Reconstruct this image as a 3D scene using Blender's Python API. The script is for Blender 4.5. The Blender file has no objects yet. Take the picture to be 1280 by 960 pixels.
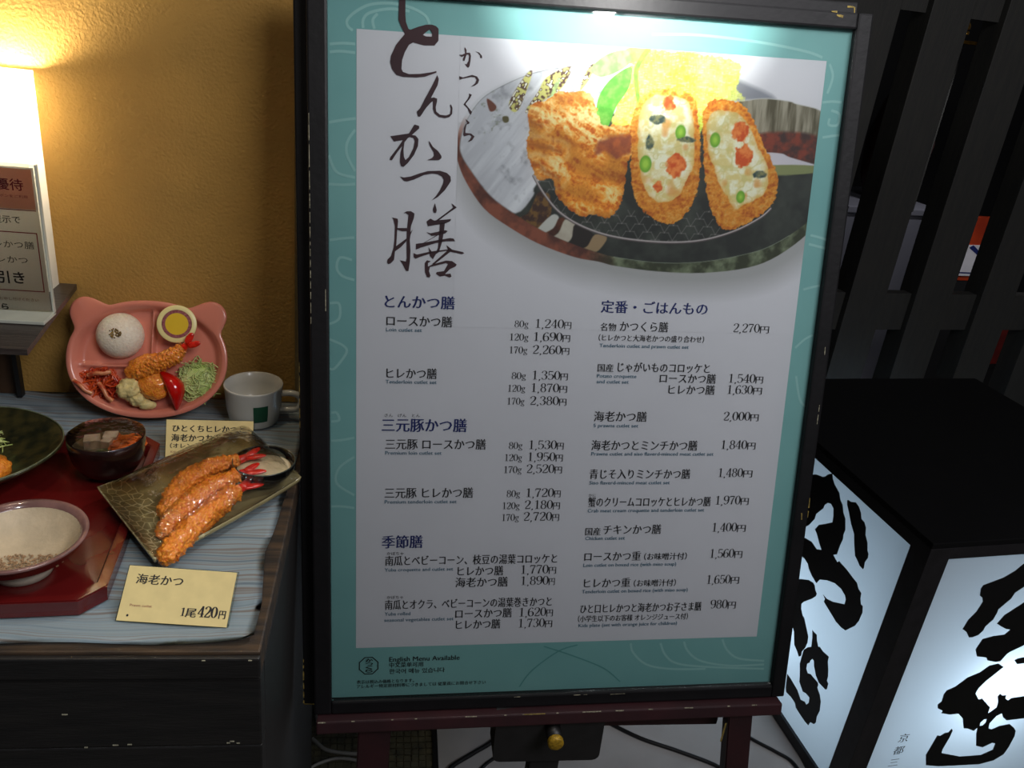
import bpy, bmesh, math, random
import numpy as np
from mathutils import Vector, Matrix, noise as mnoise
from mathutils.geometry import delaunay_2d_cdt

random.seed(7)
SC = bpy.context.scene
COL = SC.collection

# ------------------------------------------------------------------ camera
CAM_ROWS = ((0.98764218, 0.04741114, 0.14938243), (-0.11566757, -0.42265525, 0.89887906), (0.10575415, -0.90504957, -0.41194822))
cd = bpy.data.cameras.new('camera')
cd.sensor_width = 36.0
cd.lens = 1040.06 / 1280 * 36.0
cd.clip_start = 0.02
cam = bpy.data.objects.new('camera', cd); COL.objects.link(cam)
R3 = Matrix(CAM_ROWS)
rot = Matrix((R3.col[0], -R3.col[1], -R3.col[2])).transposed()
cam.matrix_world = Matrix.Translation((0, 0, 1.5)) @ rot.to_4x4()
SC.camera = cam

# ------------------------------------------------------------------ world, lights, exposure
SC.view_settings.view_transform = 'Standard'
SC.view_settings.look = 'None'
SC.view_settings.gamma = 1.0
SC.view_settings.use_curve_mapping = False
SC.view_settings.exposure = 0.0
wd = bpy.data.worlds.new('world'); SC.world = wd; wd.use_nodes = True
wd.node_tree.nodes['Background'].inputs[0].default_value = (0.92, 0.92, 1.0, 1)
wd.node_tree.nodes['Background'].inputs[1].default_value = 0.05

def area(name, loc, target, sx, sy, power, color=(1, 1, 1), spread=math.pi):
    l = bpy.data.lights.new(name, 'AREA'); l.shape = 'RECTANGLE'; l.size = sx; l.size_y = sy
    l.energy = power; l.color = color; l.spread = spread
    o = bpy.data.objects.new(name, l); COL.objects.link(o)
    o.location = loc
    o.rotation_euler = (Vector(target) - Vector(loc)).to_track_quat('-Z', 'Y').to_euler()
    return o
def spot(name, loc, target, power, color, angle, blend=0.6, radius=0.02):
    l = bpy.data.lights.new(name, 'SPOT'); l.energy = power; l.color = color
    l.spot_size = math.radians(angle); l.spot_blend = blend; l.shadow_soft_size = radius
    o = bpy.data.objects.new(name, l); COL.objects.link(o); o.location = loc
    o.rotation_euler = (Vector(target) - Vector(loc)).to_track_quat('-Z', 'Y').to_euler()
    return o
area('corridor_ceiling_light', (1.25, -0.85, 2.8), (0.4, 0.9, 1.0), 1.2, 0.8, 33, (0.98, 0.965, 1.0))
spot('sign_clip_lamp', (0.255, 0.825, 1.59), (0.25, 1.0, 1.42), 5.6, (1.0, 0.99, 0.97), 165, 0.25, 0.02)
spot('cloth_front_fill', (-0.05, -0.25, 2.6), (-0.30, 0.48, 0.95), 34, (0.88, 0.95, 1.0), 22, 1.0, 0.04)  # added fill spot: brightens the front of the cloth, fading towards the wall
spot('wall_washer', (-0.30, 0.78, 2.45), (-0.32, 1.1, 1.45), 5.5, (1.0, 0.80, 0.52), 75, 0.9, 0.04)
spot('showcase_downlight', (-0.42, 0.62, 2.35), (-0.24, 0.84, 0.95), 4.2, (1.0, 0.84, 0.58), 40, 0.8, 0.012)
spot('showcase_downlight', (-0.02, 0.35, 2.35), (-0.22, 0.85, 0.95), 2.6, (1.0, 0.92, 0.80), 40, 0.8, 0.012)

# ------------------------------------------------------------------ helpers
def lin(c):
    out = []
    for v in c[:3]:
        v = v / 255.0
        out.append(v / 12.92 if v <= 0.04045 else ((v + 0.055) / 1.055) ** 2.4)
    return tuple(out) + (1.0,)

def mat(name, rgb, rough=0.5, metal=0.0, spec=0.5, var=0.0, scale=20.0, bump=0.0, bscale=60.0, rgb2=None, trans=0.0, coat=0.0, sss=0.0, stretch=None, noise_detail=5.0):
    m = bpy.data.materials.new(name); m.use_nodes = True
    nt = m.node_tree; b = nt.nodes['Principled BSDF']
    b.inputs['Base Color'].default_value = lin(rgb)
    b.inputs['Roughness'].default_value = rough; b.inputs['Metallic'].default_value = metal
    b.inputs['Specular IOR Level'].default_value = spec
    if coat: b.inputs['Coat Weight'].default_value = coat; b.inputs['Coat Roughness'].default_value = 0.06
    if trans: b.inputs['Transmission Weight'].default_value = trans
    if sss:
        b.inputs['Subsurface Weight'].default_value = sss; b.inputs['Subsurface Radius'].default_value = (0.01, 0.006, 0.003)
    tc = nt.nodes.new('ShaderNodeTexCoord')
    src = tc.outputs['Object']
    if stretch:
        mp = nt.nodes.new('ShaderNodeMapping'); mp.inputs['Scale'].default_value = stretch
        nt.links.new(src, mp.inputs['Vector']); src = mp.outputs['Vector']
    if rgb2 is None and var:
        rgb2 = tuple(min(255, max(0, c * (1 - var))) for c in rgb)
    if rgb2 is not None:
        n = nt.nodes.new('ShaderNodeTexNoise'); n.inputs['Scale'].default_value = scale; n.inputs['Detail'].default_value = noise_detail
        nt.links.new(src, n.inputs['Vector'])
        r = nt.nodes.new('ShaderNodeValToRGB'); r.color_ramp.elements[0].position = 0.35; r.color_ramp.elements[1].position = 0.65
        r.color_ramp.elements[0].color = lin(rgb); r.color_ramp.elements[1].color = lin(rgb2)
        nt.links.new(n.outputs['Fac'], r.inputs['Fac']); nt.links.new(r.outputs['Color'], b.inputs['Base Color'])
    if bump:
        n2 = nt.nodes.new('ShaderNodeTexNoise'); n2.inputs['Scale'].default_value = bscale; n2.inputs['Detail'].default_value = 6
        nt.links.new(src, n2.inputs['Vector'])
        bp = nt.nodes.new('ShaderNodeBump'); bp.inputs['Strength'].default_value = bump; bp.inputs['Distance'].default_value = 0.002
        nt.links.new(n2.outputs['Fac'], bp.inputs['Height']); nt.links.new(bp.outputs['Normal'], b.inputs['Normal'])
    return m

def clear_mat(name, tint=(255, 255, 255), refl=1.0, rough=0.02, haze=0.0, bump=0.0, bscale=30):
    """thin clear sheet: straight-through transparency plus a fresnel reflection"""
    m = bpy.data.materials.new(name); m.use_nodes = True
    nt = m.node_tree; nt.nodes.clear()
    o = nt.nodes.new('ShaderNodeOutputMaterial'); t = nt.nodes.new('ShaderNodeBsdfTransparent'); g = nt.nodes.new('ShaderNodeBsdfGlossy')
    t.inputs[0].default_value = lin(tint); g.inputs['Roughness'].default_value = rough
    f = nt.nodes.new('ShaderNodeFresnel'); f.inputs['IOR'].default_value = 1.45
    mx = nt.nodes.new('ShaderNodeMixShader'); mul = nt.nodes.new('ShaderNodeMath'); mul.operation = 'MULTIPLY'; mul.inputs[1].default_value = refl
    nt.links.new(f.outputs[0], mul.inputs[0]); nt.links.new(mul.outputs[0], mx.inputs[0])
    nt.links.new(g.outputs[0], mx.inputs[2])
    if haze:
        d = nt.nodes.new('ShaderNodeBsdfDiffuse'); d.inputs[0].default_value = (0.8, 0.8, 0.8, 1)
        m2 = nt.nodes.new('ShaderNodeMixShader'); m2.inputs[0].default_value = haze
        nt.links.new(t.outputs[0], m2.inputs[1]); nt.links.new(d.outputs[0], m2.inputs[2]); nt.links.new(m2.outputs[0], mx.inputs[1])
    else:
        nt.links.new(t.outputs[0], mx.inputs[1])
    if bump:
        n2 = nt.nodes.new('ShaderNodeTexNoise'); n2.inputs['Scale'].default_value = bscale; n2.inputs['Detail'].default_value = 3
        tc = nt.nodes.new('ShaderNodeTexCoord'); nt.links.new(tc.outputs['Object'], n2.inputs['Vector'])
        bp = nt.nodes.new('ShaderNodeBump'); bp.inputs['Strength'].default_value = bump; bp.inputs['Distance'].default_value = 0.004
        nt.links.new(n2.outputs['Fac'], bp.inputs['Height']); nt.links.new(bp.outputs['Normal'], g.inputs['Normal']); nt.links.new(bp.outputs['Normal'], f.inputs['Normal'])
    nt.links.new(mx.outputs[0], o.inputs[0])
    return m

def obj(name, bm, material, parent=None, kind=None, smooth=False, label=None):
    me = bpy.data.meshes.new(name)
    if isinstance(bm, tuple):
        me.from_pydata(bm[0], [], bm[1])
    else:
        bm.normal_update(); bm.to_mesh(me); bm.free()
    for m in (material if isinstance(material, (list, tuple)) else [material]):
        me.materials.append(m)
    if smooth:
        for p in me.polygons: p.use_smooth = True
    o = bpy.data.objects.new(name, me); COL.objects.link(o)
    if parent is not None: o.parent = parent
    if kind: o['kind'] = kind
    if label: o['label'] = label
    return o

def thing(name, label, cat, loc=(0, 0, 0), matrix=None, group=None):
    o = bpy.data.objects.new(name, None); COL.objects.link(o); o.empty_display_size = 0.02
    if matrix is not None: o.matrix_world = matrix
    else: o.location = loc
    o['label'] = label; o['category'] = cat
    if group: o['group'] = group
    return o
def tag(o, label, cat, group=None):
    o['label'] = label; o['category'] = cat
    if group: o['group'] = group
    return o

def box(bm, a, b, bev=0.0, M=None):
    """box between corners a and b, optionally bevelled"""
    t = bmesh.new()
    bmesh.ops.create_cube(t, size=1.0)
    s = [abs(b[i] - a[i]) for i in range(3)]; c = [(a[i] + b[i]) / 2 for i in range(3)]
    for v in t.verts: v.co = Vector((v.co.x * s[0] + c[0], v.co.y * s[1] + c[1], v.co.z * s[2] + c[2]))
    if bev:
        bmesh.ops.bevel(t, geom=list(t.edges), offset=min(bev, min(s) * 0.45), segments=2, profile=0.6, affect='EDGES')
    join(bm, t, M); return bm
def join(bm, t, M=None):
    mp = {}
    for v in t.verts: mp[v] = bm.verts.new(M @ v.co if M else v.co)
    for f in t.faces:
        try:
            nf = bm.faces.new([mp[v] for v in f.verts]); nf.smooth = f.smooth; nf.material_index = f.material_index
        except ValueError: pass
    t.free()
def lathe(bm, prof, n=48, c=(0, 0, 0), sx=1.0, sy=1.0, wob=None):
    rings = []
    for r, z in prof:
        if r < 1e-6: rings.append([bm.verts.new((c[0], c[1], c[2] + z))]); continue
        ring = []
        for k in range(n):
            a = 2 * math.pi * k / n; w = 1 + (wob(a, r) if wob else 0)
            ring.append(bm.verts.new((c[0] + r * w * sx * math.cos(a), c[1] + r * w * sy * math.sin(a), c[2] + z)))
        rings.append(ring)
    for p, q in zip(rings, rings[1:]):
        for k in range(n):
            k2 = (k + 1) % n
            if len(p) == 1 and len(q) == 1: continue
            if len(p) == 1: f = bm.faces.new((p[0], q[k2], q[k]))
            elif len(q) == 1: f = bm.faces.new((p[k], p[k2], q[0]))
            else: f = bm.faces.new((p[k], p[k2], q[k2], q[k]))
            f.smooth = True
    return bm
def catmull(pts, n, closed=False):
    P = [Vector(p) for p in pts]; out = []; m = len(P)
    segs = m if closed else m - 1
    for i in range(segs):
        p1, p2 = P[i], P[(i + 1) % m]
        p0 = P[(i - 1) % m] if (closed or i > 0) else p1
        p3 = P[(i + 2) % m] if (closed or i + 2 < m) else p2
        for k in range(n):
            t = k / n; t2 = t * t; t3 = t2 * t
            out.append(0.5 * ((2 * p1) + (-p0 + p2) * t + (2 * p0 - 5 * p1 + 4 * p2 - p3) * t2 + (-p0 + 3 * p1 - 3 * p2 + p3) * t3))
    if not closed: out.append(P[-1].copy())
    return out
def tube(bm, pts, rad, seg=8, sub=6, bumpf=None, cap=True):
    """rad: number or list of one radius per control point"""
    if not isinstance(rad, (list, tuple)): rad = [rad] * len(pts)
    Q = catmull([(p[0], p[1], p[2], r) for p, r in zip(pts, rad)], sub) if len(pts) > 2 or sub > 1 else [Vector((*p, r)) for p, r in zip(pts, rad)]
    C = [Vector(q[:3]) for q in Q]; Rr = [q[3] for q in Q]
    up = Vector((0, 0, 1)); rings = []
    for i, c in enumerate(C):
        d = (C[min(i + 1, len(C) - 1)] - C[max(i - 1, 0)]).normalized()
        s = d.cross(up)
        if s.length < 1e-3: s = d.cross(Vector((0, 1, 0)))
        s.normalize(); u = s.cross(d)
        ring = []
        for k in range(seg):
            a = 2 * math.pi * k / seg; nn = s * math.cos(a) + u * math.sin(a)
            p = c + nn * Rr[i]
            if bumpf: p = p + nn * bumpf(p)
            ring.append(bm.verts.new(p))
        rings.append(ring)
    for p, q in zip(rings, rings[1:]):
        for k in range(seg):
            f = bm.faces.new((p[k], p[(k + 1) % seg], q[(k + 1) % seg], q[k])); f.smooth = True
    if cap:
        for r_, rev in ((rings[0], True), (rings[-1], False)):
            try: bm.faces.new(list(reversed(r_)) if not rev else r_)
            except ValueError: pass
    return bm
def crumb(scale=900.0, amp=0.0022):
    def f(p):
        q = p * scale
        return amp * (mnoise.noise(q * 0.35) * 0.8 + abs(mnoise.noise(q)) * 1.2 + mnoise.noise(q * 2.3) * 0.35)
    return f
def blob(bm, c, r, sub=4, amp=0.1, fr=60.0, M=None, seed=0):
    t = bmesh.new(); bmesh.ops.create_icosphere(t, subdivisions=sub, radius=1.0)
    off = Vector((seed * 3.1, seed * 1.7, seed))
    for v in t.verts:
        d = v.co.normalized(); p = Vector((d.x * r[0], d.y * r[1], d.z * r[2]))
        k = 1 + amp * (mnoise.noise(p * fr + off) + 0.5 * mnoise.noise(p * fr * 2.7 + off) + 0.35 * mnoise.noise(p * fr * 6 + off))
        v.co = Vector(c) + p * k
    for f in t.faces: f.smooth = True
    join(bm, t, M); return bm
def plate_prism(bm, poly, z0, z1):
    a = [bm.verts.new((x, y, z0)) for x, y in poly]; b = [bm.verts.new((x, y, z1)) for x, y in poly]
    n = len(poly)
    bm.faces.new(list(reversed(a))); bm.faces.new(b)
    for i in range(n): bm.faces.new((a[i], a[(i + 1) % n], b[(i + 1) % n], b[i]))
    return bm

# ---- filled flat shapes (printing) from closed outlines, holes by even-odd fill
def fill_loops(loops, z, sc=1.0, thick=0.0):
    c = bpy.data.curves.new('outline', 'CURVE'); c.dimensions = '2D'; c.fill_mode = 'FRONT' if not thick else 'BOTH'
    if thick: c.extrude = thick
    for lp in loops:
        if len(lp) < 3: continue
        s = c.splines.new('POLY'); s.points.add(len(lp) - 1)
        for i, p in enumerate(lp): s.points[i].co = (p[0] * sc, p[1] * sc, 0, 1)
        s.use_cyclic_u = True
    o = bpy.data.objects.new('outline', c); COL.objects.link(o)
    bpy.context.view_layer.update()
    me = bpy.data.meshes.new_from_object(o.evaluated_get(bpy.context.evaluated_depsgraph_get()))
    vs = [(v.co.x, v.co.y, v.co.z + z) for v in me.vertices]; fs = [tuple(p.vertices) for p in me.polygons]
    bpy.data.objects.remove(o); bpy.data.curves.remove(c); bpy.data.meshes.remove(me)
    return vs, fs
FONT_OBJ = None
def text_loops(s):
    """outlines of a string in Blender's own default font, one em = 1"""
    global FONT_OBJ
    if FONT_OBJ is None:
        c = bpy.data.curves.new('lettering', 'FONT'); c.fill_mode = 'NONE'; c.resolution_u = 2
        FONT_OBJ = bpy.data.objects.new('lettering', c); COL.objects.link(FONT_OBJ)
    FONT_OBJ.data.body = s
    bpy.context.view_layer.update()
    me = bpy.data.meshes.new_from_object(FONT_OBJ.evaluated_get(bpy.context.evaluated_depsgraph_get()))
    nxt = {}
    for e in me.edges:
        a, b = e.vertices
        nxt.setdefault(a, []).append(b); nxt.setdefault(b, []).append(a)
    co = [(v.co.x, v.co.y) for v in me.vertices]; used = set(); loops = []
    for i in range(len(co)):
        if i in used or i not in nxt: continue
        lp = [i]; used.add(i); cur = i
        first = min(nxt[i], key=lambda k: (0 if k == i + 1 else 1))
        cur = first
        while cur not in used:
            used.add(cur); lp.append(cur)
            n = [k for k in nxt[cur] if k not in used]
            if not n: break
            cur = n[0]
        loops.append([co[k] for k in lp])
    bpy.data.meshes.remove(me)
    return loops
def sarea(lp): return 0.5 * sum(lp[i][0] * lp[(i + 1) % len(lp)][1] - lp[(i + 1) % len(lp)][0] * lp[i][1] for i in range(len(lp)))
def reweight(loops, ax, ay):
    """grow (or thin) strokes: ax sideways, ay up and down, so that upright strokes can be heavier than level ones"""
    if not loops: return loops
    big = max(loops, key=lambda l: abs(sarea(l))); sg = 1 if sarea(big) > 0 else -1
    out = []
    for lp in loops:
        lp = [p for i, p in enumerate(lp) if (abs(p[0] - lp[i - 1][0]) + abs(p[1] - lp[i - 1][1])) > 1e-5]
        n = len(lp); res = []
        for i in range(n):
            a, b, c = lp[i - 1], lp[i], lp[(i + 1) % n]
            d1 = (b[0] - a[0], b[1] - a[1]); d2 = (c[0] - b[0], c[1] - b[1])
            l1 = math.hypot(*d1) or 1; l2 = math.hypot(*d2) or 1
            n1 = (d1[1] / l1 * sg, -d1[0] / l1 * sg); n2 = (d2[1] / l2 * sg, -d2[0] / l2 * sg)
            dx = (n1[0] if abs(n1[0]) > abs(n2[0]) else n2[0]); dy = (n1[1] if abs(n1[1]) > abs(n2[1]) else n2[1])
            res.append((b[0] + dx * ax, b[1] + dy * ay))
        out.append(res)
    return out
def fit_text(s, x0, x1, y, em, wt=(0.0, 0.0), shear=0.0, base=0.08):
    lp = reweight(text_loops(s), *wt)
    xs = [p[0] for l in lp for p in l]; a, b = min(xs), max(xs)
    k = (x1 - x0) / (b - a)
    return [[(x0 + (p[0] - a) * k + shear * p[1] * em, y + (p[1] + base * 0) * em) for p in l] for l in lp]
# ---- serif figures for the prices, drawn as strokes of changing width
def ribbon(pts, n=5, closed=False):
    Q = catmull(pts, n, closed) if len(pts) > 2 else [Vector(p) for p in pts]
    m = len(Q); L = []; Rr = []
    for i in range(m):
        a = Q[(i - 1) % m] if closed else Q[max(i - 1, 0)]; b = Q[(i + 1) % m] if closed else Q[min(i + 1, m - 1)]
        d = Vector((b[0] - a[0], b[1] - a[1])); d = d.normalized() if d.length > 1e-9 else Vector((1, 0))
        w = max(Q[i][2], 0.004)
        L.append((Q[i][0] - d.y * w, Q[i][1] + d.x * w)); Rr.append((Q[i][0] + d.y * w, Q[i][1] - d.x * w))
    quads = []
    for i in range(m if closed else m - 1):
        j = (i + 1) % m; quads.append((L[i], L[j], Rr[j], Rr[i]))
    return quads
def ell(cx, cy, rx, ry, t=0.02, T=0.045):
    return [(cx + rx * math.cos(a), cy + ry * math.sin(a), t + (T - t) * math.cos(a) ** 2) for a in [2 * math.pi * k / 10 for k in range(10)]]
G6 = [(.41, .86, .045), (.28, .98, .018), (.1, .75, .045), (.06, .4, .055), (.1, .12, .045), (.25, .02, .018), (.41, .14, .045), (.43, .33, .05), (.38, .5, .04), (.25, .57, .018), (.1, .46, .03)]
GLYPH = {
 '0': ([ell(.25, .5, .19, .48, .018, .06)], [], .5), '1': ([], [[(.26, .02, .05), (.26, .98, .05)], [(.26, .95, .02), (.09, .84, .018)], [(.09, .018, .018), (.43, .018, .018)]], .5),
 '2': ([], [[(.08, .74, .055), (.1, .88, .03), (.25, .98, .02), (.4, .88, .045), (.42, .72, .055), (.34, .5, .045), (.16, .24, .03), (.07, .06, .02)], [(.07, .045, .045), (.41, .045, .045)], [(.41, .045, .03), (.45, .22, .015)]], .5),
 '3': ([], [[(.08, .78, .05), (.12, .92, .025), (.25, .98, .02), (.39, .87, .045), (.38, .66, .045), (.24, .54, .018)], [(.24, .54, .018), (.4, .42, .045), (.42, .22, .055), (.3, .03, .02), (.15, .03, .02), (.06, .18, .05)]], .5),
 '4': ([], [[(.34, .0, .05), (.34, .98, .05)], [(.34, .98, .02), (.04, .3, .022)], [(.03, .28, .022), (.48, .28, .022)], [(.2, .018, .018), (.47, .018, .018)]], .5),
 '5': ([], [[(.1, .93, .045), (.41, .93, .045)], [(.1, .95, .02), (.09, .5, .02)], [(.09, .5, .018), (.25, .6, .02), (.42, .45, .045), (.43, .25, .055), (.3, .03, .02), (.14, .03, .02), (.06, .16, .05)]], .5),
 '6': ([], [G6], .5), '7': ([], [[(.06, .92, .05), (.44, .92, .05)], [(.06, .92, .02), (.05, .75, .015)], [(.44, .92, .02), (.28, .5, .04), (.2, .02, .055)]], .5),
 '8': ([ell(.25, .75, .15, .22), ell(.25, .27, .18, .26)], [], .5), '9': ([], [[(.5 - a, 1 - b, c) for a, b, c in G6]], .5),
 ',': ([], [[(.1, .03, .06), (.12, -.08, .035), (.05, -.18, .012)]], .24), 'g': ([ell(.22, .5, .13, .15), ell(.22, -.08, .17, .12, .02, .035)], [[(.12, .36, .02), (.12, .2, .03), (.3, .1, .04)], [(.33, .62, .02), (.42, .66, .035)]], .46)}
def figures(s, x0, x1, y, h):
    w = sum(GLYPH[c][2] for c in s); pen = 0; V = []; F = []
    pad = .06
    k = (x1 - x0) / (w - 2 * pad)
    for c in s:
        cl, op, adv = GLYPH[c]
        for quads in [ribbon(q, 2, True) for q in cl] + [ribbon(q, 4) for q in op]:
            for q in quads:
                b = len(V); V += [(x0 + (pen + p[0] - pad) * k, y + p[1] * h) for p in q]; F.append((b, b + 1, b + 2, b + 3))
        pen += adv
    return V, F
def flat(V, F, z, sc): return [(p[0] * sc, p[1] * sc, z) for p in V], F

# ------------------------------------------------------------------ drawn outlines (millimetres on the poster / on the lantern faces)
MENU_TEXT = [
  ('とんかつ膳', -153.3, -72.2, 90.4, 16.76, 'H'),
  ('ロースかつ膳', -151.1, -74.5, 68.9, 14.12, 'K'),
  ('Loin cutlet set', -151.4, -109.6, 61.5, 6.15, 'E'),
  ('ヒレかつ膳', -150.5, -91.1, 6.2, 14.06, 'K'),
  ('Tenderloin cutlet set', -151.4, -91.0, -1.1, 6.33, 'E'),
  ('さん\u3000げん\u3000とん', -152.1, -110.0, -42.1, 4.77, 'R'),
  ('三元豚かつ膳', -155.6, -53.5, -59.3, 18.45, 'H'),
  ('三元豚 ロースかつ膳', -151.1, -29.1, -81.8, 14.63, 'K'),
  ('Premium loin cutlet set', -151.1, -82.9, -89.7, 6.39, 'E'),
  ('三元豚 ヒレかつ膳', -151.3, -42.8, -144.6, 15.04, 'K'),
  ('Premium tenderloin cutlet set', -151.2, -62.8, -152.8, 6.57, 'E'),
  ('季節膳', -154.4, -104.0, -210.5, 18.67, 'H'),
  ('かぼちゃ', -147.8, -127.1, -220.8, 4.84, 'R'),
  ('南瓜とベビーコーン、枝豆の湯葉コロッケと', -149.8, 68.4, -234.3, 14.57, 'K'),
  ('Yuba croquette and cutlet set', -150.4, -64.6, -243.3, 6.51, 'E'),
  ('ヒレかつ膳', -58.9, -0.7, -249.9, 14.63, 'K'),
  ('海老かつ膳', -61.4, 5.8, -265.6, 14.95, 'K'),
  ('かぼちゃ', -147.2, -126.9, -280.6, 4.97, 'R'),
  ('南瓜とオクラ、ベビーコーンの湯葉巻きかつと', -149.6, 64.6, -294.6, 14.63, 'K'),
  ('Yuba rolled', -149.9, -117.4, -304.0, 6.69, 'E'),
  ('seasonal vegetables cutlet set', -150.3, -62.2, -312.6, 6.71, 'E'),
  ('ロースかつ膳', -60.2, 12.9, -309.3, 14.67, 'K'),
  ('ヒレかつ膳', -59.1, -1.5, -324.8, 14.77, 'K'),
  ('定番・ごはんもの', 103.5, 236.7, 91.1, 16.43, 'H'),
  ('名物', 104.4, 124.0, 68.6, 10.56, 'K'),
  ('かつくら膳', 128.6, 188.9, 68.7, 13.73, 'K'),
  ('（ヒレかつと大海老かつの盛り合わせ）', 103.2, 236.2, 56.2, 8.86, 'K'),
  ('Tenderloin cutlet and prawn cutlet set', 104.9, 217.4, 47.6, 6.23, 'E'),
  ('国産', 104.6, 124.3, 17.9, 10.81, 'K'),
  ('じゃがいものコロッケと', 129.7, 247.1, 18.2, 13.55, 'K'),
  ('Potato croquette', 104.4, 154.1, 9.7, 6.33, 'E'),
  ('and cutlet set', 104.3, 145.0, 2.5, 6.35, 'E'),
  ('ロースかつ膳', 184.0, 256.3, 5.0, 13.53, 'K'),
  ('ヒレかつ膳', 196.4, 256.3, -9.3, 13.65, 'K'),
  ('海老かつ膳', 104.1, 171.5, -45.0, 14.4, 'K'),
  ('5 prawns cutlet set', 104.2, 161.5, -53.6, 6.52, 'E'),
  ('海老かつとミンチかつ膳', 103.3, 240.8, -82.5, 14.64, 'K'),
  ('Prawns cutlet and siso flaverd-minced meat cutlet set', 103.9, 263.4, -90.4, 6.52, 'E'),
  ('青じそ入りミンチかつ膳', 103.4, 235.0, -120.4, 14.46, 'K'),
  ('Siso flaverd-minced meat cutlet set', 104.0, 209.1, -128.8, 6.63, 'E'),
  ('かに', 103.9, 113.4, -145.0, 4.63, 'R'),
  ('蟹のクリームコロッケとヒレかつ膳', 104.1, 266.1, -157.9, 14.49, 'K'),
  ('Crab meat cream croquette and tenderloin cutlet set', 104.2, 258.7, -166.4, 6.74, 'E'),
  ('国産', 103.0, 123.0, -196.8, 11.55, 'K'),
  ('チキンかつ膳', 126.5, 203.0, -195.8, 14.77, 'K'),
  ('Chicken cutlet set', 103.5, 155.8, -204.2, 6.85, 'E'),
  ('ロースかつ重', 104.0, 178.9, -232.6, 14.51, 'K'),
  ('（お味噌汁付）', 183.5, 241.3, -232.4, 10.73, 'K'),
  ('Loin cutlet on boxed rice (with miso soup)', 103.5, 227.9, -241.6, 6.96, 'E'),
  ('ヒレかつ重', 105.8, 167.7, -270.0, 14.75, 'K'),
  ('（お味噌汁付）', 172.6, 229.8, -270.0, 10.89, 'K'),
  ('Tenderloin cutlet on boxed rice (with miso soup)', 103.9, 247.1, -278.9, 7.07, 'E'),
  ('ひと口ヒレかつと海老かつお子さま膳', 103.2, 268.3, -306.5, 14.4, 'K'),
  ('（小学生以下のお客様 オレンジジュース付）', 101.1, 251.0, -319.1, 10.08, 'K'),
  ('Kids plate (set with orange juice for children)', 102.5, 236.9, -327.4, 6.98, 'E'),
  ('English Menu Available', -143.4, -52.7, -369.4, 9.51, 'S'),
  ('中文菜单可用', -143.3, -99.8, -377.2, 7.82, 'S'),
  ('한국어 메뉴 있습니다', -143.2, -71.6, -386.3, 7.85, 'S'),
  ('表示は税込み価格となります。', -184.6, -111.3, -399.5, 5.78, 'S'),
  ('アレルギー特定原材料等につきましては 従業員にお問合せ下さい', -184.6, -17.4, -405.8, 5.79, 'S'),
]
PRICES = [
  ('80g', 0.3, 16.3, '1,240', 25.0, 59.0, 68.8, 69.7, 10.62, 8.41),
  ('120g', -5.2, 17.0, '1,690', 23.8, 58.0, 68.3, 53.8, 10.7, 8.47),
  ('170g', -4.9, 16.4, '2,260', 24.1, 57.9, 68.2, 38.0, 10.78, 8.53),
  ('80g', -0.3, 16.2, '1,350', 24.6, 58.1, 68.3, 6.3, 10.94, 8.65),
  ('120g', -4.7, 16.1, '1,870', 24.0, 57.6, 68.3, -9.4, 11.01, 8.72),
  ('170g', -4.8, 15.9, '2,380', 23.8, 58.2, 68.4, -25.6, 11.09, 8.78),
  ('80g', 0.0, 16.1, '1,530', 24.6, 58.8, 68.3, -82.1, 11.38, 9.01),
  ('120g', -4.9, 16.3, '1,950', 24.1, 57.9, 68.1, -97.7, 11.46, 9.07),
  ('170g', -5.2, 16.4, '2,520', 23.7, 57.5, 68.0, -113.4, 11.54, 9.13),
  ('80g', -0.0, 16.0, '1,720', 24.1, 58.7, 68.0, -145.1, 11.7, 9.26),
  ('120g', -5.1, 16.2, '2,180', 23.7, 58.1, 68.0, -161.1, 11.78, 9.32),
  ('170g', -5.1, 15.9, '2,720', 23.0, 57.9, 67.9, -176.9, 11.86, 9.39),
  ('', 0, 0, '1,770', 22.3, 57.4, 68.1, -249.6, 12.24, 9.69),
  ('', 0, 0, '1,890', 23.0, 58.3, 67.3, -265.3, 12.32, 9.75),
  ('', 0, 0, '1,620', 22.9, 57.5, 67.2, -309.8, 12.56, 9.94),
  ('', 0, 0, '1,730', 22.6, 56.5, 67.1, -325.5, 12.64, 10.01),
  ('', 0, 0, '2,270', 272.9, 305.9, 318.8, 69.7, 11.03, 8.73),
  ('', 0, 0, '1,540', 273.3, 307.6, 318.6, 5.7, 11.35, 8.98),
  ('', 0, 0, '1,630', 273.1, 305.9, 318.7, -8.8, 11.42, 9.04),
  ('', 0, 0, '2,000', 272.5, 306.3, 318.4, -43.6, 11.6, 9.18),
  ('', 0, 0, '1,840', 272.6, 306.4, 318.6, -81.4, 11.79, 9.33),
  ('', 0, 0, '1,480', 272.7, 305.0, 318.6, -119.1, 11.99, 9.49),
  ('', 0, 0, '1,970', 272.9, 305.9, 317.9, -156.9, 12.18, 9.64),
  ('', 0, 0, '1,400', 272.3, 305.1, 318.0, -194.5, 12.38, 9.8),
  ('', 0, 0, '1,560', 272.9, 305.4, 317.4, -231.5, 12.58, 9.95),
  ('', 0, 0, '1,650', 272.3, 304.3, 317.1, -268.8, 12.78, 10.11),
  ('', 0, 0, '980', 281.5, 304.0, 316.4, -305.1, 12.99, 10.28),
]
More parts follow.
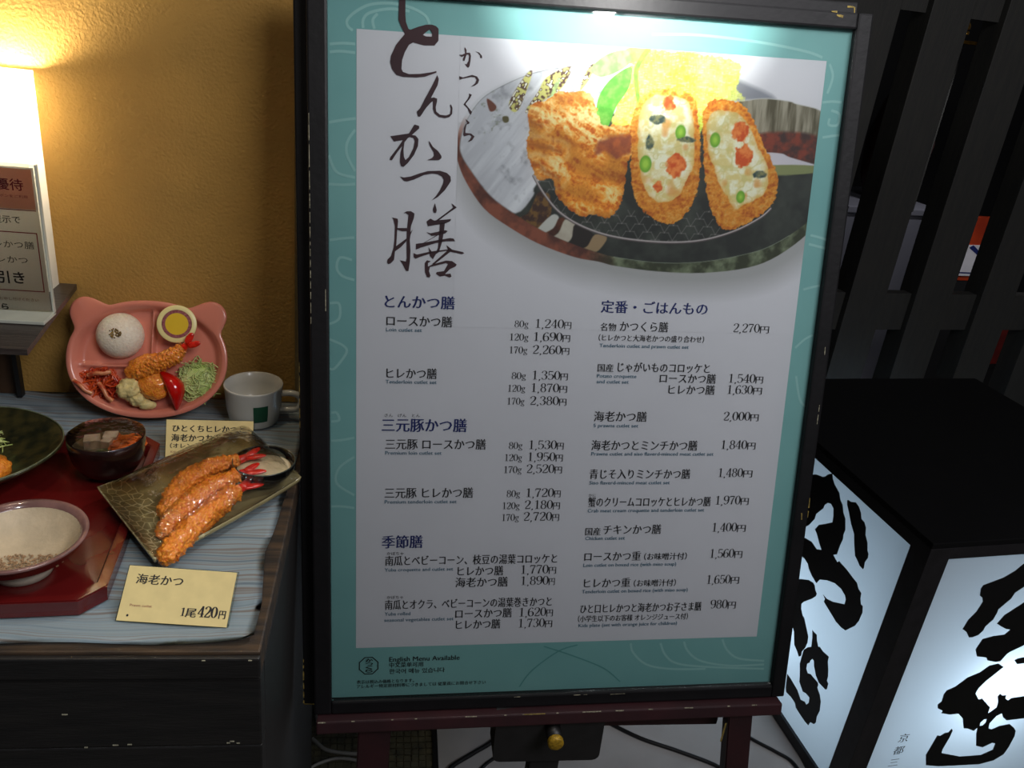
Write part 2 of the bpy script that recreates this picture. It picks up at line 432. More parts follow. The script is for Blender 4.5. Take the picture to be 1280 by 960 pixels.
CALLIGRAPHY = [
[[(-140.4,426.8),(-140.9,411.8),(-141.0,401.8),(-138.4,395.9),(-134.0,388.1),(-143.5,376.3),(-148.8,364.7),(-149.6,358.5),(-147.6,351.4),(-142.6,345.5),(-135.5,343.9),(-121.4,344.1),(-111.6,345.5),(-99.2,350.4),(-99.2,352.1),(-104.0,350.7),(-117.1,348.1),(-129.1,347.2),(-135.6,349.1),(-137.3,352.1),(-136.6,361.4),(-133.7,369.8),(-129.5,377.2),(-125.0,380.0),(-113.3,377.7),(-101.9,378.3),(-97.7,383.3),(-97.8,395.5),(-100.7,398.2),(-105.1,399.3),(-111.5,398.9),(-120.1,396.1),(-128.1,392.7),(-130.3,393.4),(-133.1,400.3),(-133.8,407.3),(-133.9,427.3)],[(-114.6,388.3),(-111.3,387.0),(-104.8,387.1),(-104.7,391.0),(-107.1,394.4),(-110.3,392.2)]],
[[(-98.3,348.0),(-96.4,344.1),(-97.4,337.8),(-99.5,333.5),(-104.6,323.7),(-101.3,324.4),(-97.7,323.3),(-97.9,319.9),(-99.1,314.5),(-98.5,309.8),(-94.2,306.5),(-87.5,306.1),(-83.1,308.0),(-82.4,313.3),(-83.4,317.5),(-82.3,318.1),(-80.5,314.5),(-80.7,308.1),(-83.6,304.7),(-88.6,303.2),(-95.3,304.1),(-100.3,307.6),(-102.1,312.2),(-102.3,320.7),(-105.0,318.4),(-109.8,312.9),(-114.7,305.2),(-116.3,303.2),(-118.5,303.6),(-119.9,308.6),(-116.4,312.0),(-110.1,324.5),(-103.7,336.4),(-100.0,343.9)]],
[[(-148.5,280.9),(-128.1,284.8),(-122.2,294.7),(-117.0,293.4),(-116.9,290.7),(-124.8,283.4),(-120.9,283.0),(-117.5,279.5),(-117.9,271.9),(-122.2,262.0),(-128.8,253.0),(-133.7,248.4),(-136.5,249.4),(-137.7,253.7),(-137.2,263.4),(-135.4,271.0),(-140.6,264.3),(-146.5,255.2),(-149.0,255.5),(-148.2,258.6),(-140.6,268.6),(-134.6,277.5),(-144.5,275.4)],[(-133.0,274.9),(-133.9,266.8),(-133.3,259.3),(-131.6,256.1),(-127.7,259.6),(-122.9,269.5),(-121.6,277.1),(-123.1,280.2),(-127.0,281.1),(-129.2,279.9)]],
[[(-105.8,278.1),(-101.2,271.7),(-95.5,267.6),(-91.5,262.4),(-91.4,260.2),(-94.2,257.7),(-107.6,257.0),(-102.1,259.7),(-99.9,262.5),(-100.5,266.3),(-104.6,272.6),(-106.0,276.3)]],
[[(-137.5,237.9),(-133.0,237.0),(-125.2,238.5),(-116.3,242.1),(-106.3,245.3),(-92.8,246.2),(-84.8,244.1),(-80.8,240.5),(-80.1,235.5),(-82.5,231.6),(-86.6,225.3),(-94.4,217.2),(-101.6,213.0),(-96.7,218.2),(-92.3,225.1),(-89.3,231.8),(-88.3,236.3),(-90.4,240.0),(-95.0,242.3),(-101.7,242.8),(-110.7,240.8),(-121.8,235.3),(-129.6,232.8),(-132.9,233.4)]],
[[(-145.7,192.3),(-139.7,191.4),(-138.9,188.7),(-139.9,177.4),(-140.5,162.8),(-142.1,153.6),(-143.1,144.5),(-146.5,140.9),(-149.3,139.5),(-151.0,141.4),(-150.5,144.8),(-146.6,148.9),(-143.8,158.1),(-142.8,167.2),(-142.4,182.9),(-144.2,190.2)]],
[[(-133.0,197.8),(-129.1,200.0),(-124.6,200.2),(-120.6,197.8),(-121.1,192.7),(-124.3,183.6),(-124.8,176.9),(-122.2,179.8),(-124.7,173.5),(-125.4,167.8),(-124.5,156.5),(-124.8,143.9),(-126.4,132.4),(-129.3,132.6),(-133.9,141.4),(-136.3,144.5),(-129.4,143.2),(-128.6,147.2),(-129.1,163.2),(-129.0,177.8),(-128.0,188.0),(-127.3,195.8),(-130.2,197.7)]],
[[(-140.7,180.8),(-128.8,181.2),(-128.8,177.8),(-134.4,177.4),(-140.7,179.4)]],
[[(-142.1,159.5),(-129.2,169.4),(-129.2,166.5),(-135.3,159.5),(-142.3,154.2)]],
[[(-97.6,210.4),(-95.4,202.7),(-96.2,199.3),(-99.1,199.7),(-100.0,203.1)]],
[[(-78.9,210.9),(-72.7,206.4),(-80.3,201.0),(-93.2,191.0),(-96.1,190.9),(-84.9,199.7),(-77.0,206.2)]],
[[(-106.8,189.4),(-102.4,192.9),(-98.3,190.8),(-79.0,193.2),(-79.5,191.0),(-84.6,188.3),(-105.0,184.1)]],
[[(-91.4,188.8),(-85.7,189.6),(-86.6,179.4),(-88.6,166.8),(-91.8,155.3),(-95.2,152.9),(-98.5,147.1),(-102.0,150.4),(-104.0,160.6),(-99.8,155.1),(-95.2,155.2),(-93.1,159.9),(-92.0,175.8)]],
[[(-106.8,177.5),(-102.0,176.3),(-85.5,180.4),(-82.3,179.6),(-85.4,176.6),(-95.7,174.0),(-100.8,173.5)]],
[[(-95.7,174.0),(-91.1,175.8),(-109.2,165.0),(-114.9,163.1),(-110.4,164.9),(-100.2,171.0)]],
[[(-118.3,163.8),(-111.5,164.9),(-93.3,169.0),(-79.5,171.7),(-75.5,171.3),(-73.5,168.3),(-84.1,167.9),(-95.5,165.5),(-112.5,159.8),(-118.2,157.3)]],
[[(-121.0,153.2),(-117.0,151.6),(-102.1,155.5),(-83.8,158.5),(-76.9,158.7),(-64.1,156.3),(-62.7,154.9),(-65.2,153.7),(-76.8,155.8),(-83.8,157.0),(-99.8,153.9),(-113.5,149.1),(-118.6,146.7),(-120.6,148.6)]],
[[(-83.4,163.6),(-76.9,158.7),(-79.1,155.8),(-97.2,140.8),(-99.5,141.3),(-81.5,158.0)]],
[[(-105.4,145.5),(-101.0,144.5),(-104.2,142.3),(-104.1,138.3),(-99.5,140.7),(-83.5,145.9),(-76.5,145.5),(-70.9,141.7),(-72.3,139.3),(-78.6,136.2),(-84.3,130.2),(-77.9,131.0),(-76.6,127.6),(-78.9,126.3),(-84.2,128.5),(-90.0,127.2),(-94.9,130.5),(-93.6,132.3),(-85.5,133.7),(-81.1,141.9),(-83.4,143.0),(-101.8,137.8),(-102.8,133.1),(-101.0,128.0),(-102.1,125.7),(-105.0,126.1),(-107.4,131.8),(-107.9,142.2)]],
[[(-68.8,378.8),(-66.8,376.0),(-66.7,372.9),(-62.9,373.3),(-61.7,370.1),(-62.1,364.9),(-63.0,359.1),(-64.6,357.5),(-66.3,358.9),(-68.3,361.4),(-66.4,361.0),(-64.3,364.8),(-63.9,370.0),(-65.0,371.4),(-66.7,370.8),(-68.7,364.5),(-70.3,364.4),(-70.6,366.4),(-69.2,369.6),(-72.1,368.4),(-74.7,370.5),(-71.6,370.7),(-68.4,372.3),(-69.1,376.9)]],
[[(-57.4,375.0),(-53.0,374.3),(-49.6,370.9),(-49.3,368.6),(-51.5,368.5),(-51.8,371.2),(-54.6,373.9)]],
[[(-74.1,348.3),(-69.8,347.2),(-60.0,350.4),(-54.4,349.2),(-51.8,345.7),(-53.0,341.9),(-56.8,339.1),(-61.2,337.8),(-56.3,341.7),(-54.8,345.5),(-56.5,348.0),(-61.0,348.1),(-69.8,345.9),(-73.6,344.4)]],
[[(-62.7,330.8),(-59.5,329.6),(-61.4,325.6),(-66.2,319.5),(-58.7,311.4),(-59.7,308.4),(-61.4,309.7),(-63.8,314.9),(-68.4,318.9),(-64.1,324.9),(-62.6,328.2)]],
[[(-65.7,303.6),(-61.1,300.1),(-61.6,298.6),(-64.4,297.7),(-65.4,291.8),(-65.3,288.6),(-59.1,288.3),(-55.0,285.3),(-57.7,280.8),(-62.7,278.8),(-60.0,281.8),(-58.4,285.1),(-60.7,286.9),(-66.8,284.7),(-67.8,286.8),(-67.1,293.8),(-65.5,297.7),(-63.7,299.4)]],
]
EMB = (-169.5, -374.1)
WAVES = [[(-107.7,399.9),(-113.0,408.5),(-129.5,415.4),(-150.8,417.9),(-172.0,414.9),(-187.1,406.7),(-195.5,398.1),(-194.7,391.8),(-189.6,388.1)],[(-178.6,391.2),(-178.7,399.3),(-171.9,406.9),(-150.7,412.3),(-129.4,411.4)],[(-166.7,391.2),(-168.5,399.9),(-163.4,406.7)],[(-214.2,372.8),(-200.7,374.5),(-187.1,374.5)],[(-214.2,364.7),(-203.2,366.2),(-187.1,365.6)],[(-215.6,292.0),(-200.9,295.3),(-186.2,297.8)],[(-187.0,285.9),(-195.7,271.9),(-195.8,258.2),(-187.0,241.4)],[(-215.8,257.3),(-207.2,239.6),(-187.0,234.5)],[(-216.0,226.3),(-201.1,226.0),(-187.0,227.5)],[(-215.5,164.6),(-201.3,166.9),(-187.9,168.3)],[(-190.6,142.9),(-204.0,145.2),(-207.6,133.3),(-201.4,124.4),(-187.9,120.2)],[(-215.9,92.7),(-205.1,92.1),(-205.2,75.3),(-216.1,68.5)],[(-216.2,50.6),(-200.7,43.4),(-197.0,34.9),(-210.0,16.5),(-216.4,15.4)],[(-215.0,-48.8),(-205.6,-46.8),(-208.4,-37.9),(-214.9,-38.0)],[(-215.1,-72.7),(-201.9,-71.6),(-187.8,-68.6)],[(-187.8,-92.7),(-205.8,-107.0),(-208.8,-126.3),(-187.8,-141.9)],[(-215.6,-156.2),(-202.2,-156.3),(-187.8,-158.5)],[(141.0,405.5),(196.8,408.2),(268.6,405.2),(323.6,399.1),(346.0,393.6)],[(355.8,387.1),(361.6,373.4),(357.3,354.5)],[(352.7,344.4),(364.4,346.0),(376.5,345.8)],[(364.8,336.1),(375.4,332.2),(375.0,320.4),(364.0,319.8),(364.1,327.1)],[(358.0,305.0),(369.8,307.4),(379.7,308.8)],[(358.0,190.8),(370.7,188.4),(382.6,185.0)],[(357.3,180.2),(369.1,177.7),(381.9,175.3)],[(357.3,124.5),(368.4,127.8),(378.6,130.1)],[(356.2,51.2),(367.5,62.6),(377.4,67.9)],[(361.9,15.2),(371.3,-16.0),(383.5,-26.5)],[(175.5,-353.4),(179.9,-367.3),(199.7,-385.8),(233.4,-393.7),(283.8,-395.6)],[(216.6,-354.4),(224.9,-372.4),(242.2,-385.6),(283.5,-392.4),(368.0,-398.6)],[(249.3,-353.4),(256.3,-368.0),(275.8,-383.1),(317.7,-391.9),(367.2,-391.8)],[(303.1,-351.5),(311.7,-368.1),(329.8,-381.3),(366.6,-386.3)]]
DARK_WAVES = [[(27.7,-413.0),(43.7,-389.1),(77.7,-362.0),(103.1,-353.5)],[(58.0,-354.3),(94.2,-368.0),(140.3,-389.1),(165.0,-410.5)]]
ART = {
  'plate': [(110.6,116.0),(115.6,89.9),(133.2,63.4),(159.4,46.0),(192.5,30.8),(232.8,22.0),(273.7,17.0),(336.1,13.2),(392.1,42.3),(435.2,73.0),(473.6,118.6),(544.9,116.0),(579.1,114.4),(583.0,141.5),(552.8,174.7),(540.3,196.7),(505.3,225.0),(468.7,240.7),(412.6,248.9),(356.3,248.9),(304.3,244.1),(282.0,239.5),(252.7,235.1),(209.0,220.9),(172.8,202.6),(144.2,183.4),(122.7,154.8),(112.5,132.2)],
  'plate_in': [(114.6,112.5),(120.6,89.6),(136.6,64.8),(162.9,47.4),(196.0,32.8),(233.0,24.5),(273.9,20.2),(336.4,16.4),(392.5,46.2),(431.9,77.2),(471.1,129.0),(542.4,125.8),(572.9,125.1),(570.5,135.0),(544.2,167.9),(535.0,186.1),(499.7,210.7),(466.8,223.7),(411.2,235.3),(355.4,238.2),(303.5,233.5),(281.3,228.9),(255.5,221.7),(215.4,206.9),(179.2,187.7),(150.6,168.6),(127.3,141.4),(116.7,125.5)],
  'white_glaze': [(114.6,112.5),(120.6,89.6),(136.6,64.8),(162.9,47.4),(196.0,32.8),(233.0,24.5),(266.9,18.7),(315.4,17.0),(312.1,63.1),(264.3,82.0),(205.4,151.2),(200.9,166.5),(180.9,187.6),(150.6,168.6),(127.3,141.4),(116.7,125.5)],
  'd1': [(206.0,162.9),(220.2,165.7),(221.5,189.5),(203.9,207.3),(183.0,195.2),(196.6,185.3)],
  'w1': [(223.2,187.7),(232.2,190.8),(225.9,204.8),(212.1,212.2),(204.8,208.1)],
  'd2': [(232.2,190.8),(239.4,192.2),(231.4,208.0),(219.4,217.1),(210.3,212.2),(225.8,203.0)],
  'w2': [(239.4,192.2),(252.2,196.9),(247.9,214.3),(235.8,222.6),(219.4,217.1),(232.3,208.0)],
  'd3': [(252.2,196.9),(276.4,209.8),(268.2,222.3),(261.2,226.1),(235.8,222.6),(248.0,216.1)],
  'w3': [(276.3,208.1),(290.9,211.1),(282.9,225.3),(274.1,229.2),(261.2,226.1),(268.1,221.5)],
  'dark': [(223.8,167.2),(328.5,180.1),(461.3,174.8),(515.7,155.0),(514.8,208.4),(467.3,228.0),(412.1,244.2),(355.6,239.8),(333.3,239.6),(281.5,232.4),(290.9,211.1),(276.4,209.8),(252.2,196.9),(224.9,187.6)],
  's1': [(192.7,34.6),(186.6,34.9),(168.7,64.6),(172.5,75.6),(180.8,70.3)],
  's2': [(236.4,24.0),(229.1,45.1),(214.3,57.2),(197.7,67.8),(188.6,76.3),(188.4,71.5),(200.4,53.2),(209.8,36.7)],
  's3': [(264.3,20.1),(257.8,37.1),(248.2,48.9),(251.4,34.3),(258.5,21.7)],
  'leafmark': [(143.3,63.4),(153.7,70.2),(152.2,75.7),(146.5,76.0)],
  'dot': [(161.9,81.6),(167.7,81.3),(168.6,86.4),(164.6,88.3),(161.7,85.8)],
  'cup': [(433.0,53.2),(447.0,48.4),(468.6,45.2),(498.3,46.9),(506.0,49.1),(536.6,54.8),(538.3,67.6),(540.8,108.5),(539.3,117.3),(492.6,121.2),(476.5,111.6),(449.7,72.3)],
  'cup_shadow': [(430.3,28.6),(445.1,31.0),(479.6,44.6),(439.8,48.8),(428.7,46.8)],
  'liquid': [(472.2,106.7),(494.5,105.6),(506.2,109.5),(535.3,115.7),(535.6,117.8),(477.4,119.1)],
  'cuplow': [(462.3,85.1),(534.8,83.1),(539.1,115.5),(502.5,109.7),(475.9,106.5)],
  'platerim': [(477.5,120.5),(537.5,117.7),(537.9,126.0),(484.3,130.2)],
  'cabbage': [(291.0,87.2),(291.0,64.3),(303.5,44.1),(301.6,18.5),(328.1,0.9),(356.1,0.4),(398.8,2.3),(424.1,4.6),(434.4,16.9),(433.0,36.7),(441.5,47.7),(425.6,51.9),(396.0,81.8),(385.8,89.0),(307.3,93.0)],
  'l1': [(258.9,27.4),(266.7,15.8),(279.9,7.1),(296.9,2.9),(304.4,10.3),(301.6,18.5),(288.3,27.3),(271.4,33.1)],
  'l2': [(305.2,19.9),(306.3,34.2),(302.0,47.4),(291.0,64.3),(282.2,87.7),(271.0,78.4),(268.4,65.5),(272.5,49.1),(285.2,32.3)],
  'l3': [(296.9,2.9),(310.5,-1.2),(327.9,-0.7),(314.9,11.3),(301.4,16.9)],
  'stem': [(321.0,-0.2),(326.3,1.0),(314.2,24.1),(318.6,56.2),(314.4,56.5),(308.6,27.7),(311.7,14.7)],
  'cut': [(189.6,76.3),(197.6,64.6),(211.1,60.6),(225.9,50.1),(234.7,52.8),(251.7,48.7),(262.4,54.5),(268.6,68.7),(278.5,84.6),(308.3,83.0),(314.4,92.6),(313.1,112.7),(309.6,122.9),(308.9,136.4),(305.8,167.2),(299.6,181.2),(287.7,190.3),(278.3,185.5),(256.9,187.0),(238.5,176.8),(227.1,163.7),(221.0,147.1),(205.2,147.8),(195.7,131.6),(190.3,112.0),(192.1,92.3)],
  'cutgap': [(272.7,103.0),(286.4,97.4),(311.0,94.5),(313.0,111.0),(295.2,120.2),(280.5,114.3),(270.2,118.1)],
  'c1': [(311.9,106.1),(310.5,79.6),(315.3,59.7),(324.9,47.7),(338.6,42.1),(359.8,40.9),(381.8,47.8),(386.8,62.3),(392.0,85.3),(396.4,115.4),(396.9,146.1),(391.5,167.1),(380.3,185.0),(362.5,192.7),(339.8,183.8),(322.0,166.5),(314.5,139.6)],
  'c1in': [(319.4,102.3),(318.4,75.9),(322.3,59.3),(335.7,49.4),(360.4,48.0),(375.3,54.7),(383.5,72.4),(387.5,99.0),(387.6,126.0),(380.1,143.4),(374.2,159.2),(358.6,168.5),(341.8,164.0),(329.5,147.4),(322.4,125.7)],
  'c2': [(395.9,88.5),(394.7,68.5),(398.7,55.1),(407.2,49.6),(425.3,49.6),(444.2,55.9),(459.3,75.1),(470.8,94.8),(479.8,108.0),(493.1,131.5),(494.1,148.9),(488.7,166.6),(466.3,185.2),(441.1,196.8),(425.4,190.3),(411.8,166.3),(402.8,132.2)],
  'c2in': [(403.4,101.5),(400.0,78.2),(405.1,64.6),(422.9,61.0),(443.7,67.6),(456.7,85.4),(468.3,105.2),(477.3,118.4),(482.7,138.9),(477.6,153.1),(456.6,166.2),(444.1,172.0),(433.3,158.4),(417.8,134.9)],
  'ring': [(199.9,144.7),(213.1,164.3),(231.8,183.9),(257.6,198.4),(290.8,208.6),(331.2,213.5),(375.6,214.0),(412.4,209.2),(448.7,197.2),(477.2,181.2),(489.1,170.1)],
  'pea': [(330.6,125.3),(369.5,88.1),(411.8,94.4),(450.0,157.7)],
  'carrot': [(367.5,125.3),(441.9,84.4),(448.6,111.2),(352.4,57.6),(348.0,151.7)],
  'skin': [(341.4,75.3),(333.7,101.6),(377.5,96.1),(471.3,130.8)],
}
LANTERN_LEFT = [
[[(454.6,566.7),(362.9,623.5),(340.2,630.8),(333.0,636.5),(327.2,645.1),(314.6,655.3),(308.1,645.4),(296.7,637.3),(276.4,629.9),(267.2,618.2),(256.2,612.8),(247.0,598.7),(236.1,590.9),(226.3,569.8),(227.3,556.3),(224.6,548.0),(227.2,528.1),(227.3,512.4),(227.9,505.5),(237.3,497.2),(228.0,493.6),(219.2,490.9),(215.7,497.0),(186.5,496.1),(163.6,493.1),(148.8,491.7),(139.8,483.5),(128.8,480.8),(126.0,468.9),(120.0,459.6),(113.8,459.6),(108.9,446.9),(110.6,424.5),(116.2,406.5),(136.3,376.3),(151.0,372.3),(169.4,371.5),(194.9,377.2),(221.1,383.0),(221.0,391.4),(231.8,395.8),(215.3,396.0),(195.8,403.8),(162.4,424.6),(163.0,436.1),(169.1,443.0),(185.7,446.9),(207.1,444.6),(232.4,432.8),(253.4,418.3),(260.3,402.7),(281.0,407.3),(296.8,414.6),(304.7,422.6),(321.0,425.7),(358.1,416.7),(350.8,466.7),(331.8,471.8),(313.3,476.9),(290.8,472.7),(276.8,481.5),(291.8,492.2),(305.4,504.1),(315.8,508.9),(307.7,526.5),(289.1,541.9),(269.8,559.0),(272.9,573.7),(279.7,588.4),(291.2,592.5),(301.0,588.6),(308.2,578.8),(309.4,568.8),(325.8,543.5),(325.7,530.2),(337.3,506.2),(359.8,476.9),(397.1,462.3)]],
[[(247.8,629.5),(244.6,632.7),(236.0,633.4),(221.9,641.3),(209.9,638.1),(199.4,630.4),(192.9,620.1),(182.1,618.9),(173.5,611.4),(168.7,597.5),(156.8,586.4),(149.9,571.6),(144.8,567.9),(142.6,559.6),(146.8,545.3),(144.1,533.6),(145.8,528.5),(157.3,528.6),(164.6,533.2),(177.7,538.6),(190.3,559.8),(199.7,578.3),(216.5,591.6),(231.7,608.9),(243.8,620.8)]],
[[(357.0,336.8),(308.9,376.6),(286.1,391.6),(269.8,396.6),(262.4,394.0),(257.2,387.1),(248.9,382.6),(249.6,375.1),(259.1,360.3),(280.6,334.2),(285.5,324.4),(281.6,313.2),(270.2,302.5),(263.6,302.2),(252.3,291.6),(237.7,278.3),(233.3,273.4),(229.7,259.2),(231.7,242.6),(238.4,224.7),(236.0,215.0),(242.6,205.9),(252.1,212.2),(268.2,218.5),(282.0,245.2),(304.0,261.9),(324.4,286.4)]],
[[(221.9,297.9),(210.3,299.5),(204.1,287.8),(194.8,279.0),(190.5,282.9),(177.9,281.5),(156.3,285.7),(154.4,273.3),(145.7,258.7),(140.0,244.0),(139.6,232.9),(132.8,230.9),(131.7,216.0),(135.3,211.0),(159.6,207.6),(174.5,213.7),(189.1,229.1),(194.4,238.8),(200.4,238.5),(204.5,229.4),(204.2,224.3),(210.4,215.0),(208.5,201.9),(199.8,196.8),(190.2,203.0),(162.3,204.9),(158.6,201.2),(159.0,193.4),(145.5,186.1),(136.3,174.8),(130.6,153.9),(133.1,133.2),(130.2,118.2),(134.2,109.3),(145.8,103.1),(148.3,90.3),(159.9,88.1),(179.2,88.0),(201.7,89.6),(209.6,97.1),(227.7,97.6),(246.2,93.2),(252.2,101.4),(261.5,136.1),(245.6,136.0),(214.9,132.1),(194.7,121.5),(181.1,129.2),(173.9,127.4),(168.7,138.8),(172.1,150.5),(186.4,149.7),(196.6,144.1),(216.7,154.8),(221.1,168.9),(232.7,194.0),(234.0,215.3),(234.3,234.4),(224.7,250.4),(214.9,260.8),(220.6,281.8),(228.2,298.2)]],
]
LANTERN_RIGHT = [
[[(269.0,663.4),(253.3,645.8),(233.6,626.1),(224.3,614.9),(202.5,600.0),(178.0,591.2),(161.7,585.3),(159.3,577.2),(164.0,559.9),(172.2,554.4),(177.6,544.2),(172.1,520.1),(160.7,501.4),(155.8,478.1),(168.9,469.2),(181.1,453.9),(189.7,453.5),(202.3,458.1),(210.0,468.8),(210.6,478.9),(223.1,495.3),(225.4,512.7),(224.6,520.2),(245.1,545.6),(248.4,560.0),(260.9,570.0),(281.2,584.1),(297.6,611.8)]],
[[(306.6,555.1),(297.3,548.5),(276.6,529.2),(245.9,504.5),(236.4,483.9),(251.3,474.8),(267.0,466.9),(277.9,464.5),(268.2,452.6),(241.6,451.5),(216.9,446.3),(210.7,419.7),(222.4,400.1),(248.2,394.5),(254.3,385.8),(277.1,379.2),(289.5,379.6),(298.7,399.4),(303.5,402.9),(329.3,416.0),(351.8,428.1),(367.5,460.7)]],
[[(325.3,379.0),(337.0,366.8),(351.3,366.5),(378.7,368.7),(372.2,383.1),(341.0,383.9),(331.5,382.3)]],
[[(286.9,374.0),(305.0,362.4),(294.5,350.1),(274.0,326.6),(263.7,308.6),(261.6,294.9),(277.0,276.1),(285.3,277.8),(318.5,247.7),(320.6,230.1),(336.5,245.2),(334.2,259.8),(325.1,278.1),(328.1,286.2),(337.6,279.3),(348.0,279.3),(349.8,269.1),(359.3,262.1),(365.8,268.4),(391.8,269.3),(424.4,267.8),(457.2,243.1),(455.5,199.2),(425.0,200.6),(381.9,200.9),(367.9,211.7),(359.7,224.6),(347.6,219.0),(337.8,198.4),(341.5,183.1),(351.4,178.7),(369.4,186.4),(395.2,188.5),(413.8,173.9),(422.9,163.5),(427.3,146.2),(425.4,112.8),(420.7,91.8),(399.8,76.6),(361.4,70.5),(249.6,83.1),(212.2,92.5),(199.6,126.3),(202.9,145.2),(207.9,182.7),(216.6,179.9),(225.3,187.3),(234.2,187.5),(239.2,197.8),(244.7,190.3),(244.4,171.2),(239.7,136.3),(241.0,125.0),(296.4,105.4),(354.2,101.1),(382.3,112.9),(380.4,132.1),(371.0,135.1),(349.8,124.8),(329.2,132.6),(312.9,172.6),(309.4,189.4),(302.7,181.5),(283.1,191.2),(271.8,193.5),(256.8,224.7),(240.5,240.0),(215.8,241.5),(192.9,248.7),(194.2,255.0),(178.2,264.3),(173.7,276.0),(180.8,283.4),(178.2,303.1),(181.6,313.7),(200.5,322.2),(221.7,344.0),(247.4,354.4),(265.5,371.1)],[(313.0,194.7),(311.3,205.2),(317.2,213.1),(323.9,212.8),(325.3,203.2),(320.7,195.1)]],
]

# ------------------------------------------------------------------ structure
M_wall = mat('ochre_plaster', (190, 146, 70), 0.8, var=0.10, scale=7, bump=0.75, bscale=260, noise_detail=8)
M_black = mat('black_painted_wood', (22, 21, 21), 0.45, var=0.3, scale=15, bump=0.25, bscale=90)
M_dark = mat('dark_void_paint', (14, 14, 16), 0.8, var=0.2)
bm = bmesh.new(); box(bm, (-1.6, 1.103, 0), (-0.1285, 1.2, 3.0)); wl = obj('wall_left', bm, M_wall, kind='structure')
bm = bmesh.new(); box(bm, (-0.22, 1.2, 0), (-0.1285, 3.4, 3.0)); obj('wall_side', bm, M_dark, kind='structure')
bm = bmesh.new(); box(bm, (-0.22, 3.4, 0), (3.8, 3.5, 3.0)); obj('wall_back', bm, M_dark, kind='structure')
M_floor = mat('mosaic_ground', (74, 70, 62), 0.7, var=0.3, scale=40)
nt = M_floor.node_tree; br = nt.nodes.new('ShaderNodeTexBrick'); br.offset = 0.0
br.inputs['Scale'].default_value = 62.5; br.inputs['Brick Width'].default_value = 1.0; br.inputs['Row Height'].default_value = 1.0; br.inputs['Mortar Size'].default_value = 0.06
br.inputs['Color1'].default_value = lin((92, 88, 70)); br.inputs['Color2'].default_value = lin((76, 74, 62)); br.inputs['Mortar'].default_value = lin((34, 34, 32))
tc = nt.nodes.new('ShaderNodeTexCoord'); nt.links.new(tc.outputs['Object'], br.inputs['Vector']); nt.links.new(br.outputs['Color'], nt.nodes['Principled BSDF'].inputs['Base Color'])
bm = bmesh.new(); box(bm, (-2.5, -1.5, -0.1), (4.0, 3.5, -0.004)); fl = obj('floor', bm, M_floor, kind='structure')
M_tile = mat('olive_mosaic_stone', (98, 94, 72), 0.6, rgb2=(70, 70, 58), scale=38, bump=0.3, bscale=200)
bm = bmesh.new(); rnd = random.Random(3)
x = -0.34
while x < 0.125:
    y = 1.0
    while y < 1.75:
        j = lambda: rnd.uniform(-0.0012, 0.0012)
        box(bm, (x + 0.001 + j(), y + 0.001 + j(), -0.0045), (x + 0.0145 + j(), y + 0.0145 + j(), rnd.uniform(-0.0012, 0.0008)))
        y += 0.0165
    x += 0.016
obj('mosaic_tiles', bm, M_tile, fl, kind='stuff')

# ------------------------------------------------------------------ floor mat, cables
M_mat = mat('grey_vinyl', (176, 174, 172), 0.75, rgb2=(160, 158, 156), scale=5)
t = thing('floor_mat', 'smooth grey mat with black edging on the floor behind the menu stand', 'mat', (0.55, 1.3, 0))
bm = bmesh.new(); box(bm, (-0.40, -0.35, 0.0005), (0.43, 0.75, 0.004)); obj('mat_sheet', bm, M_mat, t)
bm = bmesh.new(); box(bm, (-0.412, -0.35, 0.0005), (-0.40, 0.75, 0.007), 0.001); obj('edging', bm, M_black, t)
M_cableb = mat('black_rubber_cable', (14, 14, 15), 0.4, var=0.2)
M_cablew = mat('white_rubber_cable', (150, 150, 145), 0.45, var=0.1)
def cable(name, pts, r, m, label):
    bm = bmesh.new(); tube(bm, [(p[0], p[1], p[2] if len(p) > 2 else r + 0.005) for p in pts], r, 8, 6)
    tag(obj(name, bm, m, smooth=True), label, 'cable')
cable('power_cable', [(0.46, 1.45), (0.541, 1.391), (0.615, 1.338), (0.698, 1.298), (0.777, 1.253), (0.804, 1.205), (0.80, 1.12)], 0.0045, M_cableb, 'black cable running across the grey mat to the right-hand maroon leg')
cable('power_cable', [(0.84, 1.38), (0.881, 1.333), (0.927, 1.293), (0.955, 1.262), (0.962, 1.2)], 0.004, M_cableb, 'black cable on the mat beside the foot of the lantern')
cable('power_cable', [(0.15, 1.2), (0.17, 1.262), (0.224, 1.303), (0.275, 1.338), (0.33, 1.40)], 0.005, M_cableb, 'thick black cable slanting up behind the black clamp box')
cable('power_cable', [(0.215, 1.22), (0.238, 1.261), (0.272, 1.291), (0.32, 1.31)], 0.0035, M_cableb, 'thin black cable below the thick one by the clamp box')
cable('power_cable', [(-0.122, 1.44), (-0.116, 1.40), (-0.100, 1.383), (-0.078, 1.384), (-0.066, 1.408), (-0.062, 1.44)], 0.0042, M_cablew, 'white cable looping on the mosaic beside the left leg of the stand')
cable('power_cable', [(-0.122, 1.352), (-0.110, 1.34), (-0.086, 1.32), (-0.026, 1.309), (0.02, 1.31)], 0.0042, M_cablew, 'white cable passing behind the left leg below the loop')
cable('power_cable', [(-0.121, 1.268), (-0.110, 1.283), (-0.068, 1.299), (-0.02, 1.292), (0.03, 1.27)], 0.0035, M_cablew, 'thin grey-white cable lying nearest on the mosaic')

